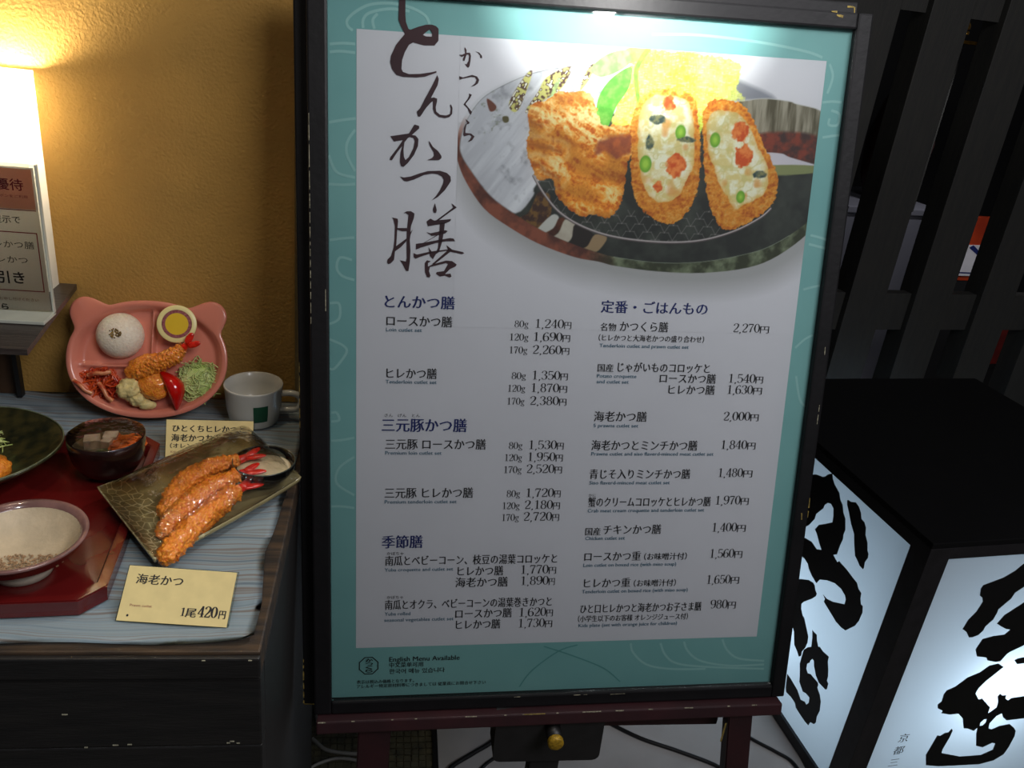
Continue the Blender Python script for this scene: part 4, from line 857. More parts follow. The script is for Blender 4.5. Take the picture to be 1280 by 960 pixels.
cb_('side_panel', (XR - 0.020, 0.6185, 0.05), (XR, 1.100, ZT - 0.0305), M_cab)
cb_('back_panel', (-1.1, 1.085, 0.05), (XR - 0.0205, 1.100, ZT - 0.0305), M_cab)
bm = bmesh.new(); r_ = random.Random(12)
for xx, zz, w in ((-0.235, 0.838, .005), (-0.222, 0.8385, .004), (-0.13, 0.8405, .004), (-0.133, 0.8385, .003), (-0.124, 0.838, .003), (-0.275, 0.877, .005), (-0.26, 0.8355, .003), (-0.11, ZT - .006, .003), (-0.15, 0.944, .003)):
    box(bm, (xx + .6, 0.5957 - 0.85, zz), (xx + w + .6, 0.5962 - 0.85, zz + 0.0012)) if zz < 0.93 else box(bm, (xx + .6, 0.5914 - 0.85, zz), (xx + w + .6, 0.592 - 0.85, zz + 0.001))
obj('paint_chips', bm, M_chipw, cab)

# striped cloth lying on the cabinet
M_cloth = bpy.data.materials.new('wavy_striped_cloth'); M_cloth.use_nodes = True
nt = M_cloth.node_tree; b = nt.nodes['Principled BSDF']; b.inputs['Roughness'].default_value = 0.85
tc = nt.nodes.new('ShaderNodeTexCoord')
nz = nt.nodes.new('ShaderNodeTexNoise'); nz.inputs['Scale'].default_value = 9; nz.inputs['Detail'].default_value = 2
mp = nt.nodes.new('ShaderNodeMapping'); mp.inputs['Scale'].default_value = (0.5, 1.4, 1)
nt.links.new(tc.outputs['Object'], mp.inputs['Vector']); nt.links.new(mp.outputs['Vector'], nz.inputs['Vector'])
sx = nt.nodes.new('ShaderNodeSeparateXYZ'); nt.links.new(tc.outputs['Object'], sx.inputs[0])
ma = nt.nodes.new('ShaderNodeMath'); ma.operation = 'MULTIPLY_ADD'; ma.inputs[1].default_value = 0.06
nt.links.new(nz.outputs['Fac'], ma.inputs[0]); nt.links.new(sx.outputs['Y'], ma.inputs[2])
cx = nt.nodes.new('ShaderNodeCombineXYZ'); nt.links.new(ma.outputs[0], cx.inputs['Y'])
n1 = nt.nodes.new('ShaderNodeTexNoise'); n1.inputs['Scale'].default_value = 150; n1.inputs['Detail'].default_value = 2; nt.links.new(cx.outputs[0], n1.inputs['Vector'])
rp = nt.nodes.new('ShaderNodeValToRGB')
for i, (p, c_) in enumerate(((0.30, (112, 124, 136)), (0.42, (168, 188, 198)), (0.5, (186, 202, 208)), (0.56, (160, 150, 142)), (0.66, (192, 208, 214)))):
    e = rp.color_ramp.elements[i] if i < 2 else rp.color_ramp.elements.new(p); e.position = p; e.color = lin(c_)
nt.links.new(n1.outputs['Fac'], rp.inputs['Fac']); nt.links.new(rp.outputs['Color'], b.inputs['Base Color'])
bm = bmesh.new(); nx, ny = 90, 70; gv = []
def cl_right(y):
    pts = ((0.605, -0.1085), (0.66, -0.1085), (0.74, -0.117), (0.80, -0.112), (0.90, -0.1075), (1.11, -0.106))
    for (a, b1), (c, d) in zip(pts, pts[1:]):
        if y <= c: return b1 + (d - b1) * (y - a) / (c - a)
    return pts[-1][1]
for j in range(ny + 1):
    row = []; 
    for i in range(nx + 1):
        y = 0.606 + (1.098 - 0.606) * j / ny; xr = cl_right(y); x = -0.95 + (xr + 0.95) * i / nx
        if j == 0: y += 0.0015 * math.sin(x * 40)
        w = 0.0012 * (1 + mnoise.noise(Vector((x * 14, y * 9, 0)))) + 0.0035 * math.exp(-((x - xr) / 0.03) ** 2) * (0.5 + 0.5 * math.sin(y * 55))* (1 if y < 0.9 else 0.2)
        if i == nx and j == 0: x -= 0.004; y += 0.003
        row.append(bm.verts.new((x + 0.5, y - 0.85, w + 0.0005)))
    gv.append(row)
for j in range(ny):
    for i in range(nx):
        f = bm.faces.new((gv[j][i], gv[j][i + 1], gv[j + 1][i + 1], gv[j + 1][i])); f.smooth = True
bmesh.ops.solidify(bm, geom=list(bm.faces), thickness=0.0008)
cl = obj('table_cloth', bm, M_cloth); cl.location = (-0.5, 0.85, ZT); tag(cl, 'pale blue-grey cloth with wavy stripes covering the cabinet top', 'cloth')

def local_obj(o, loc, rz=0.0, rx=0.0, ry=0.0):
    o.location = loc; o.rotation_euler = (rx, ry, rz); return o

# ------------------------------------------------------------------ red tray
M_tray = mat('red_lacquer', (96, 20, 18), 0.22, rgb2=(84, 16, 16), scale=6, coat=0.4)
tr = thing('serving_tray', 'red lacquer tray with chamfered corners under the bowls', 'tray', (-0.4, 0.76, ZT + 0.004)); tr.rotation_euler = (0, 0, math.radians(4.5))
def chamf(x0, y0, x1, y1, c): return [(x0 + c, y0), (x1 - c, y0), (x1, y0 + c), (x1, y1 - c), (x1 - c, y1), (x0 + c, y1), (x0, y1 - c), (x0, y0 + c)]
ou = chamf(-0.27, -0.130, 0.143, 0.180, 0.02); inn = chamf(-0.262, -0.122, 0.135, 0.172, 0.018); inb = chamf(-0.256, -0.116, 0.129, 0.166, 0.017)
bm = bmesh.new(); plate_prism(bm, ou, 0.0, 0.005); obj('tray_floor', bm, M_tray, tr)
bm = bmesh.new(); A_ = [bm.verts.new((x, y, 0.0051)) for x, y in ou]; B_ = [bm.verts.new((x * 1.008, y * 1.008, 0.017)) for x, y in ou]; C_ = [bm.verts.new((x, y, 0.017)) for x, y in inn]; D_ = [bm.verts.new((x, y, 0.0051)) for x, y in inb]
for i in range(8):
    k = (i + 1) % 8
    for P, Q in ((A_, B_), (B_, C_), (C_, D_)): bm.faces.new((P[i], P[k], Q[k], Q[i]))
bmesh.ops.bevel(bm, geom=[e for e in bm.edges if all(v in B_ or v in C_ for v in e.verts)], offset=0.001, segments=2, affect='EDGES')
obj('tray_rim', bm, M_tray, tr)
TZ = ZT + 0.0095

# large dark plate with cutlet and cabbage
M_olive = mat('olive_mottled_glaze', (66, 60, 32), 0.28, rgb2=(34, 36, 24), scale=70, coat=0.3, bump=0.2, bscale=120)
M_rimg = mat('pale_green_rim_glaze', (120, 128, 96), 0.3, var=0.3, scale=90)
pl_ = thing('large_plate', 'large dark olive glazed plate with pale rim at the left on the tray', 'plate', (-0.4540, 0.868, TZ + 0.009))
wobp = lambda a, r: 0.012 * math.sin(3 * a + 1) + 0.008 * math.sin(5 * a)
bm = bmesh.new(); lathe(bm, [(0, 0), (0.045, 0), (0.048, 0.004), (0.078, 0.014), (0.0935, 0.0255), (0.0935, 0.027), (0.0925, 0.0285), (0.076, 0.0185), (0.05, 0.009), (0, 0.0075)], 72, wob=wobp); obj('plate_body', bm, M_olive, pl_, smooth=True)
bm = bmesh.new(); lathe(bm, [(0.036, 0.001), (0.036, -0.0089), (0.040, -0.0089), (0.041, 0.001)], 48); obj('foot_ring', bm, M_olive, pl_, smooth=True)
bm = bmesh.new(); R = []
pts = []
for k in range(73):
    a = 2 * math.pi * k / 72; w = 1 + wobp(a, 0); pts.append((0.0925 * w * math.cos(a), 0.0925 * w * math.sin(a), 0.0285))
tube(bm, pts, 0.0008, 6, 1, cap=False); obj('rim_line', bm, M_rimg, pl_, smooth=True)
M_crumb = mat('golden_fried_crumb', (238, 152, 44), 0.4, rgb2=(214, 112, 24), scale=260, bump=0.8, bscale=500, sss=0.1, coat=0.5)
M_crumbd = mat('deep_fried_crumb', (246, 160, 42), 0.32, rgb2=(224, 104, 16), scale=420, bump=0.9, bscale=500, coat=0.9)
bm = bmesh.new(); blob(bm, (-0.003, 0, 0.012), (0.028, 0.036, 0.016), 4, 0.16, 90, seed=2); c1 = obj('fried_cutlet', bm, M_crumb, smooth=True); local_obj(c1, (-0.423, 0.822, TZ + 0.018)); tag(c1, 'golden fried cutlet on the large dark plate', 'cutlet')
M_cabb = mat('pale_green_cabbage', (206, 214, 146), 0.45, rgb2=(172, 192, 106), scale=60, sss=0.15)
def shreds(name, c, r, n, label, M=None, seed=1, m=M_cabb, th=0.0006, cat='vegetable', parent=None):
    r_ = random.Random(seed); bm = bmesh.new()
    for i in range(n):
        a = r_.uniform(0, 6.28); q = math.sqrt(r_.random()); hh = r_.uniform(0.1, 1) * (1 - q * 0.7)
        p = Vector((c[0] + r[0] * q * math.cos(a), c[1] + r[1] * q * math.sin(a), c[2] + r[2] * hh))
        th_ = r_.uniform(0, 6.28); L = r_.uniform(0.4, 0.9) * min(r[0], r[1]); d = Vector((math.cos(th_), math.sin(th_), r_.uniform(-0.3, 0.3)))
        n2 = Vector((-d.y, d.x, r_.uniform(-0.5, 0.5))) * L * r_.uniform(-0.4, 0.4)
        P = [p - d * L * 0.5, p + n2 + Vector((0, 0, 0.0015)), p + d * L * 0.5]
        if M: P = [M @ x for x in P]
        tube(bm, P, th * r_.uniform(0.7, 1.4), 4, 3)
    blob(bm, (c[0], c[1], c[2] + r[2] * 0.25), (r[0] * 0.85, r[1] * 0.85, r[2] * 0.5), 3, 0.15, 80, M)
    o = obj(name, bm, m, smooth=True, kind='stuff'); tag(o, label, cat); return o
o = shreds('shredded_cabbage', (0, 0, 0.008), (0.030, 0.030, 0.035), 260, 'heap of shredded cabbage at the left edge of the large dark plate', seed=5); o.location = (-0.459, 0.885, TZ + 0.012)

# mortar bowl with sesame
M_brownb = mat('red_brown_glaze', (100, 44, 34), 0.2, rgb2=(70, 28, 24), scale=40, coat=0.6)
M_cream = mat('cream_grooved_clay', (196, 178, 148), 0.55, var=0.1, scale=40, bump=0.3, bscale=220)
M_rimb = mat('mauve_brown_rim_glaze', (142, 104, 98), 0.18, var=0.25, scale=30, coat=0.7)
bw = thing('mortar_bowl', 'brown-rimmed cream mortar bowl at the front left of the tray', 'bowl', (-0.3345, 0.697, TZ)); bw.scale = (0.9, 0.9, 0.97)
bm = bmesh.new(); lathe(bm, [(0, 0), (0.026, 0), (0.028, 0.0), (0.0285, 0.010), (0.0255, 0.0105)], 56); obj('foot_ring', bm, mat('unglazed_pale_clay', (206, 198, 178), 0.6, var=0.08, bump=0.1), bw, smooth=True)
bm = bmesh.new(); lathe(bm, [(0.0, 0.0106), (0.0275, 0.0106), (0.046, 0.020), (0.060, 0.032), (0.0655, 0.0405)], 64); obj('outer_wall', bm, M_brownb, bw, smooth=True)
bm = bmesh.new(); lathe(bm, [(0.0655, 0.0405), (0.0665, 0.0425), (0.0655, 0.0438), (0.0615, 0.0432), (0.0575, 0.0385)], 64); obj('rim', bm, M_rimb, bw, smooth=True)
bm = bmesh.new(); lathe(bm, [(0.0575, 0.0385), (0.050, 0.029), (0.038, 0.0205), (0.02, 0.0155), (0, 0.014)], 90, wob=lambda a, r: 0.006 * math.cos(45 * a)); obj('inner_wall', bm, M_cream, bw, smooth=True)
M_ses = mat('sesame', (176, 140, 102), 0.6, var=0.3, scale=200)
bm = bmesh.new(); r_ = random.Random(8)
for i in range(420):
    a = r_.uniform(0, 6.28); q = math.sqrt(r_.random()) * 0.025; x, y = 0.006 + q * math.cos(a) * 1.3, -0.018 + q * 0.8 * math.sin(a)
    rr = math.hypot(x, y); zz = 0.0148 + 0.0062 * (rr / 0.038) ** 2 + r_.uniform(0, 0.002)
    t = bmesh.new(); bmesh.ops.create_icosphere(t, subdivisions=1, radius=1); M_ = Matrix.Translation((x, y, zz)) @ Matrix.Rotation(r_.uniform(0, 3), 4, 'Z') @ Matrix.Diagonal((0.0014, 0.0009, 0.0007, 1)); join(bm, t, M_)
ss = obj('sesame_seeds', bm, M_ses, kind='stuff'); ss.location = (-0.3305, 0.699, TZ); tag(ss, 'pinch of sesame seeds in the bottom of the mortar bowl', 'sesame')

# soup bowl
M_urush = mat('dark_brown_lacquer', (40, 14, 10), 0.25, rgb2=(24, 12, 10), scale=20, coat=0.3)
M_broth = mat('cloudy_broth', (112, 102, 84), 0.12, rgb2=(92, 84, 68), scale=45, coat=0.5)
sb = thing('soup_bowl', 'black lacquer soup bowl between the large plate and the bear plate', 'bowl', (-0.3105, 0.876, TZ)); sb.scale = (1, 1, 1.26)
bm = bmesh.new(); lathe(bm, [(0, 0.0), (0.020, 0), (0.0215, 0.001), (0.021, 0.004), (0.030, 0.008), (0.0375, 0.018), (0.0405, 0.030), (0.0412, 0.041), (0.0402, 0.0418), (0.0392, 0.041), (0.0388, 0.032), (0.0375, 0.028)], 64); obj('bowl_body', bm, M_urush, sb, smooth=True)
bm = bmesh.new(); lathe(bm, [(0.0385, 0.0285), (0.02, 0.0288), (0, 0.0288)], 48); obj('broth', bm, M_broth, sb, smooth=True)
M_tofu = mat('white_tofu', (222, 206, 188), 0.35, var=0.06, sss=0.2)
for i, (x, y, a, w, lab) in enumerate(((-0.016, 0.001, 0.25, 0.017, 'largest white tofu cube at the left in the soup bowl'), (0.001, 0.011, 0.1, 0.015, 'white tofu cube at the back of the soup bowl'), (0.001, -0.002, -0.2, 0.011, 'smallest white tofu cube, in the middle of the soup bowl'))):
    bm = bmesh.new(); box(bm, (-w / 2, -w / 2, -0.007), (w / 2, w / 2, 0.007), 0.001); o = obj('tofu_cube', bm, M_tofu); local_obj(o, (-0.3105 + x, 0.876 + y, TZ + 0.0400), a); tag(o, lab, 'tofu', 'tofu cubes in the soup bowl')
M_carrot = mat('orange_pickle', (226, 108, 24), 0.3, rgb2=(196, 80, 14), scale=120, coat=0.3, sss=0.2, bump=0.3, bscale=300)
o = shreds('orange_vegetable_shreds', (0, 0, 0), (0.020, 0.017, 0.012), 60, 'orange simmered vegetable shreds on the right side of the soup bowl', seed=15, m=M_carrot, th=0.0016); o.location = (-0.2925, 0.881, TZ + 0.0350)
bm = bmesh.new(); blob(bm, (0, 0, 0), (0.011, 0.008, 0.0025), 3, 0.3, 150, seed=4); o = obj('green_onion_flakes', bm, mat('dark_green_leaf', (58, 84, 50), 0.4, var=0.4, scale=200), smooth=True, kind='stuff'); o.location = (-0.3085, 0.861, TZ + 0.0370); tag(o, 'dark green leaf floating at the front of the soup bowl', 'garnish')
bm = bmesh.new(); lathe(bm, [(0.0412, 0.0405), (0.0405, 0.0421), (0.03, 0.0405), (0.012, 0.0425), (0, 0.0415)], 40, wob=lambda a, r: 0.02 * math.sin(7 * a + r * 400)); o = obj('cling_film', bm, clear_mat('cling_film_clear', (250, 250, 250), 1.4, 0.08, bump=0.8, bscale=60), smooth=True); o.location = (-0.3105, 0.876, TZ + 0.0110); tag(o, 'clear film stretched over the soup bowl', 'film')

# ------------------------------------------------------------------ pink bear plate leaning against the wall
M_pink = mat('salmon_pink_melamine', (214, 132, 110), 0.25, rgb2=(206, 122, 102), scale=5, coat=0.4)
M_pinkd = M_pink
BB = Vector((-0.3065, 1.024, ZT + 0.004)); bu = Vector((0, 0.062, 0.135)).normalized(); bx = Vector((1, 0, 0.02)).normalized(); bn = bx.cross(bu).normalized(); bu = bn.cross(bx)
BMX = Matrix((bx, bu, bn)).transposed().to_4x4(); BMX.translation = BB
bear = thing('bear_plate', 'pink melamine divided plate with two round ears leaning against the ochre wall', 'plate', matrix=BMX)
def bear_r(a, grow=0.0):
    A_e, B_e = 0.1000 + grow, 0.0765 + grow
    c, s = math.cos(a), math.sin(a)
    r = 1 / ((abs(c) / A_e) ** 2.12 + (abs(s) / B_e) ** 2.12) ** (1 / 2.12)
    for sx_ in (-1, 1):
        ex, ey, er = 0.0765 * sx_, 0.0580, 0.0215 + grow
        b_ = ex * c + ey * s; disc = b_ * b_ - (ex * ex + ey * ey - er * er)
        if disc > 0 and b_ > 0: r2 = b_ + math.sqrt(disc); r = max(r, r2)
    return r
def bear_smooth(grow):
    N = 180; v = [bear_r(2 * math.pi * k / N, grow) for k in range(N)]
    for _ in range(3): v = [(v[k - 1] + 2 * v[k] + v[(k + 1) % N]) / 4 for k in range(N)]
    return v
N = 180; ro = bear_smooth(0.0)
def well(a, g=0.0):
    c, s = math.cos(a), math.sin(a); return 1 / ((abs(c) / (0.0925 + g)) ** 2.2 + (abs(s) / (0.0690 + g)) ** 2.2) ** (1 / 2.2)
def ridge(x, y):
    h = 0
    if x < 0.006: h = max(h, 1 - abs(y - (-0.008 + 0.002 * math.sin(x * 30))) / 0.0035)
    if y > -0.01: h = max(h, 1 - abs(x - 0.0035 - (y * 0.02)) / 0.0030)
    if x > 0.0035: h = max(h, 0)
    return max(0, min(1, h)) ** 0.6
bm = bmesh.new(); rings = []
for s_ in [i / 34 for i in range(35)]:
    ring = []
    for k in range(N):
        a = 2 * math.pi * k / N; r = well(a) * s_; x, y = r * math.cos(a), r * math.sin(a)
        e = max(0, (s_ - 0.88) / 0.12); h = 0.004 + 0.0125 * (e * e * (3 - 2 * e)) + 0.0
        if e < 1: h = max(h, 0.004 + 0.0095 * ridge(x, y))
        ring.append(bm.verts.new((x, y, h)) if s_ > 0 else None)
    if s_ > 0: rings.append(ring)
cv = bm.verts.new((0, 0, 0.004))
for t_, h in ((0.12, 0.0178), (0.5, 0.018), (0.9, 0.0178), (1.0, 0.0168)):
    rings.append([bm.verts.new(((well(2 * math.pi * k / N) * (1 - t_) + ro[k] * t_) * math.cos(2 * math.pi * k / N), (well(2 * math.pi * k / N) * (1 - t_) + ro[k] * t_) * math.sin(2 * math.pi * k / N), h)) for k in range(N)])
for f_, h in ((1.0, 0.0145), (0.93, 0.006), (0.86, 0.0005), (0.5, 0.0)):
    rings.append([bm.verts.new((ro[k] * f_ * math.cos(2 * math.pi * k / N), ro[k] * f_ * math.sin(2 * math.pi * k / N), h)) for k in range(N)])
for k in range(N): f = bm.faces.new((cv, rings[0][k], rings[0][(k + 1) % N])); f.smooth = True
for p, q in zip(rings, rings[1:]):
    for k in range(N): f = bm.faces.new((p[k], q[k], q[(k + 1) % N], p[(k + 1) % N])); f.smooth = True
bm.faces.new(list(reversed(rings[-1])))
o = obj('plate_body', bm, M_pink, bear, smooth=True); o.location = (0, 0.0790, 0)
BI = BMX @ Matrix.Translation((0, 0.0790, 0))           # plate-centred frame for what lies on it
def on_bear(o, x, y, z, rz=0.0, rx=0.0):
    o.matrix_world = BI @ Matrix.Translation((x, y, z)) @ Matrix.Rotation(rz, 4, 'Z') @ Matrix.Rotation(rx, 4, 'X'); return o
M_rice = mat('white_rice', (238, 228, 208), 0.5, rgb2=(226, 212, 190), scale=300, bump=0.5, bscale=420, sss=0.2)
bm = bmesh.new(); t = bmesh.new(); lathe(t, [(0.029, 0.0), (0.030, 0.004), (0.0275, 0.013), (0.021, 0.020), (0.011, 0.0245), (0, 0.0258)], 56)
join(bm, t); o = obj('rice_mound', bm, M_rice, smooth=True); on_bear(o, -0.037, 0.030, 0.0045); tag(o, 'white dome of rice in the upper left hollow of the bear plate', 'rice')
bm = bmesh.new(); r_ = random.Random(4)
for i in range(60):
    a = r_.uniform(0, 6.28); q = 0.0075 * math.sqrt(r_.random()); blob(bm, (q * math.cos(a), q * math.sin(a) * 0.8, r_.uniform(0, 0.001)), (0.001, 0.001, 0.0008), 1, 0.1)
o = obj('sesame_seeds', bm, mat('toasted_topping', (150, 118, 44), 0.6, var=0.4, scale=300), kind='stuff'); on_bear(o, -0.037, 0.032, 0.0300); tag(o, 'brown sesame topping on the rice dome', 'sesame')
# jelly cup with round paper lid
cup = thing('dessert_cup', 'round dessert cup with a yellow and maroon ringed lid on the bear plate', 'cup', matrix=BI @ Matrix.Translation((0.0345, 0.047, 0.0050)) @ Matrix.Rotation(0.12, 4, 'Y'))
bm = bmesh.new(); lathe(bm, [(0, 0), (0.018, 0), (0.0215, 0.012), (0.0225, 0.018), (0.0242, 0.0185)], 48); obj('cup_body', bm, mat('cream_plastic', (214, 200, 150), 0.3, var=0.05, sss=0.1), cup, smooth=True)
bm = bmesh.new(); lathe(bm, [(0.0185, 0.0196), (0.0238, 0.0198), (0.0245, 0.0192), (0.0243, 0.0184)], 56); obj('lid_edge', bm, mat('cream_lid_paper', (232, 218, 150), 0.35, var=0.05), cup, smooth=True)
bm = bmesh.new(); lathe(bm, [(0.0142, 0.0197), (0.0182, 0.0197)], 56); obj('lid_ring', bm, mat('maroon_lid_print', (124, 52, 62), 0.35, rgb2=(160, 96, 96), scale=420), cup, smooth=True)
bm = bmesh.new(); lathe(bm, [(0, 0.0198), (0.0142, 0.0197)], 48); obj('lid_centre', bm, mat('yellow_lid_print', (222, 184, 40), 0.3, var=0.06), cup, smooth=True)
# fried pieces
def prawn(name, path, rad, label, seed=0, M=None, m=M_crumbd, tail=True, fr=420.0):
    root = thing(name, label, 'prawn', matrix=(M or Matrix.Identity(4)) @ Matrix.Translation(path[0]))
    P = [Vector(p) - Vector(path[0]) for p in path]
    body = P[:-1] if tail else P
    n = len(body); R_ = [rad * (0.86 if i == 0 else (0.66 if i == n - 1 else 1.0)) for i in range(n)]
    bm = bmesh.new(); off = Vector((seed, seed * 2.3, 0))
    bf = lambda p: 0.0030 * (max(0.0, mnoise.noise((p + off) * fr * 0.9)) ** 0.7 * 1.1 + 0.8 * mnoise.noise((p + off) * fr * 0.3) + 0.7 * max(0.0, mnoise.noise((p + off) * fr * 2.2)) - 0.25)
    tube(bm, body, R_, 56, 34, bf)
    # rounded nose
    blob(bm, body[0], (rad * 0.86, rad * 0.86, rad * 0.86), 4, 0.28, 300, seed=seed + 1)
    obj('batter', bm, m, root, smooth=True)
    if tail:
        a, b = P[-2], P[-1]; d = (b - a); side = Vector((-d.y, d.x, 0)).normalized()
        upv = Vector((0, 0, 1))
        bm = bmesh.new(); tube(bm, [a - d * 0.15, a + d * 0.35], [rad * 0.5, rad * 0.42], 10, 3)
        for sg in (-1, 1):
            t = bmesh.new(); blob(t, (0, 0, 0), (d.length * 0.50, rad * 0.42, rad * 0.22), 3, 0.08, 300)
            ang = math.atan2(d.y, d.x) + sg * 0.38; c = a + d * 0.62 + side * sg * rad * 0.42
            join(bm, t, Matrix.Translation(c) @ Matrix.Rotation(ang, 4, 'Z') @ Matrix.Rotation(-math.atan2(d.z, math.hypot(d.x, d.y)), 4, 'Y'))
        obj('tail', bm, M_tail, root, smooth=True, label='red prawn tail')
    return root
M_tail = mat('red_prawn_tail', (226, 40, 14), 0.22, rgb2=(190, 24, 10), scale=200, coat=0.7, sss=0.1)
prawn('fried_prawn', [(-0.006, -0.016, 0.020), (0.014, -0.006, 0.025), (0.034, 0.006, 0.026), (0.047, 0.017, 0.027), (0.062, 0.029, 0.030)], 0.0105, 'fried prawn with red tail on the pink bear plate', 3, BI)
bm = bmesh.new(); blob(bm, (0, 0, 0), (0.029, 0.017, 0.013), 4, 0.16, 120, seed=9); o = obj('fried_cutlet', bm, M_crumbd, smooth=True); on_bear(o, 0.000, -0.010, 0.015, 0.3); tag(o, 'small fried cutlet left of the prawn on the bear plate', 'cutlet')
bm = bmesh.new(); blob(bm, (0, 0, 0), (0.020, 0.019, 0.013), 4, 0.16, 120, seed=12); o = obj('fried_cutlet', bm, M_crumbd, smooth=True); on_bear(o, 0.009, -0.034, 0.016, -0.4); tag(o, 'small fried cutlet behind the tomato wedge on the bear plate', 'cutlet')
# tomato wedge
bm = bmesh.new(); ns, nt_ = 22, 14; gr = []
for i in range(ns + 1):
    u_ = i / ns; L = math.sin(math.pi * (0.04 + 0.92 * u_)); row = []
    for k in range(nt_):
        a = 2 * math.pi * k / nt_; w = 0.0125 * L; h = 0.015 * L
        x = math.cos(a) * w; z_ = math.sin(a) * h
        if z_ < 0: z_ *= 0.8
        if x < 0: x *= 0.5 + 0.5 * abs(math.sin(a))
        row.append(bm.verts.new((x + 0.010 * L, (u_ - 0.5) * 0.056, z_)))
    gr.append(row)
for p, q in zip(gr, gr[1:]):
    for k in range(nt_): f = bm.faces.new((p[k], q[k], q[(k + 1) % nt_], p[(k + 1) % nt_])); f.smooth = True
bm.faces.new(gr[0]); bm.faces.new(list(reversed(gr[-1])))
o = obj('tomato_wedge', bm, mat('red_tomato', (206, 20, 10), 0.15, rgb2=(180, 12, 8), scale=40, coat=0.6, sss=0.1), smooth=True); on_bear(o, 0.026, -0.040, 0.019, 0.42); tag(o, 'glossy red tomato wedge in front of the cutlet on the bear plate', 'tomato')
o = shreds('shredded_cabbage', (0, 0, 0), (0.024, 0.024, 0.016), 420, 'heap of shredded cabbage at the right of the bear plate', seed=21); on_bear(o, 0.062, -0.026, 0.0055)
M_potato = mat('potato_salad', (226, 206, 140), 0.5, var=0.1, scale=120, bump=0.6, bscale=300, sss=0.15)
bm = bmesh.new(); blob(bm, (0, 0, 0.008), (0.015, 0.014, 0.012), 4, 0.28, 130, seed=3); blob(bm, (0.010, -0.012, 0.006), (0.012, 0.010, 0.009), 4, 0.28, 130, seed=6); blob(bm, (0.022, -0.019, 0.004), (0.011, 0.007, 0.007), 3, 0.28, 130, seed=7)
o = obj('potato_salad', bm, M_potato, smooth=True); on_bear(o, -0.022, -0.040, 0.010); tag(o, 'pale lumpy potato salad at the bottom of the bear plate', 'salad')
M_spag = mat('tomato_spaghetti', (214, 84, 28), 0.28, rgb2=(168, 40, 14), scale=90, coat=0.5)
r_ = random.Random(31); bm = bmesh.new()
for i in range(120):
    a = r_.uniform(0, 6.28); q = math.sqrt(r_.random()); c = Vector((q * 0.022 * math.cos(a), q * 0.017 * math.sin(a), r_.uniform(0.001, 0.012) * (1.2 - q)))
    th_ = r_.uniform(0, 6.28); P = []
    for k in range(5):
        c = c + Vector((math.cos(th_), math.sin(th_), r_.uniform(-0.2, 0.2))) * 0.0065; th_ += r_.uniform(-0.7, 0.7)
        if math.hypot(c.x / 0.026, c.y / 0.021) > 1: c *= 0.9; th_ += 2.2
        P.append(c.copy())
    tube(bm, P, 0.0012, 5, 3)
o = obj('spaghetti', bm, M_spag, smooth=True, kind='stuff'); on_bear(o, -0.061, -0.034, 0.005); tag(o, 'tangle of red tomato spaghetti at the lower left of the bear plate', 'pasta')
M_bacon = mat('ham_strip', (176, 60, 36), 0.3, rgb2=(214, 150, 100), scale=90, coat=0.3)
for i, (x, y, a, lab) in enumerate(((-0.058, -0.020, 0.2, 'reddish ham strip on top of the spaghetti'), (-0.050, -0.044, -0.9, 'ham strip lying across the front of the spaghetti'), (-0.078, -0.038, -0.6, 'ham strip at the left edge of the spaghetti'))):
    bm = bmesh.new(); tube(bm, [(-0.014, 0, 0), (-0.004, 0.001, 0.004), (0.006, -0.001, 0.003), (0.014, 0, 0)], 0.0028, 8, 4); o = obj('ham_strip', bm, M_bacon, smooth=True); on_bear(o, x, y, 0.018, a); tag(o, lab, 'ham', 'ham strips on the spaghetti')

# ------------------------------------------------------------------ mug
M_mug = mat('white_melamine', (206, 204, 194), 0.25, var=0.03, coat=0.3)
mug = thing('mug', 'small white handled mug with a green patch beside the bear plate', 'mug', (-0.1745, 1.036, ZT + 0.004))
bm = bmesh.new(); lathe(bm, [(0, 0), (0.030, 0), (0.032, 0.002), (0.0355, 0.022), (0.0375, 0.050), (0.0382, 0.0525), (0.0376, 0.0545), (0.0358, 0.0535), (0.0345, 0.040), (0.031, 0.008), (0, 0.006)], 64); obj('mug_body', bm, M_mug, mug, smooth=True)
bm = bmesh.new(); tube(bm, [(0.0355, -0.002, 0.042), (0.050, -0.003, 0.0435), (0.0605, -0.003, 0.039), (0.0615, -0.003, 0.028), (0.055, -0.002, 0.0195), (0.0345, -0.001, 0.018)], 0.0042, 12, 6); obj('handle', bm, M_mug, mug, smooth=True)
bm = bmesh.new(); V = []
for a0, a1, z0, z1, mname in ((-82, -52, 0.012, 0.036, 0),):
    n = 12; rows = []
    for z_ in (z0, 0.022, 0.029, z1):
        rr = 0.032 + (z_ - 0.002) / 0.02 * 0.0035 if z_ < 0.022 else 0.0355 + (z_ - 0.022) / 0.028 * 0.002
        rows.append([bm.verts.new(((rr + 0.0006) * math.cos(math.radians(a0 + (a1 - a0) * k / n)), (rr + 0.0006) * math.sin(math.radians(a0 + (a1 - a0) * k / n)), z_)) for k in range(n + 1)])
    for p, q in zip(rows, rows[1:]):
        for k in range(n): bm.faces.new((p[k], p[k + 1], q[k + 1], q[k]))
obj('green_patch', bm, mat('green_mug_print', (24, 82, 56), 0.35, var=0.1), mug, smooth=True, label='printed green patch')

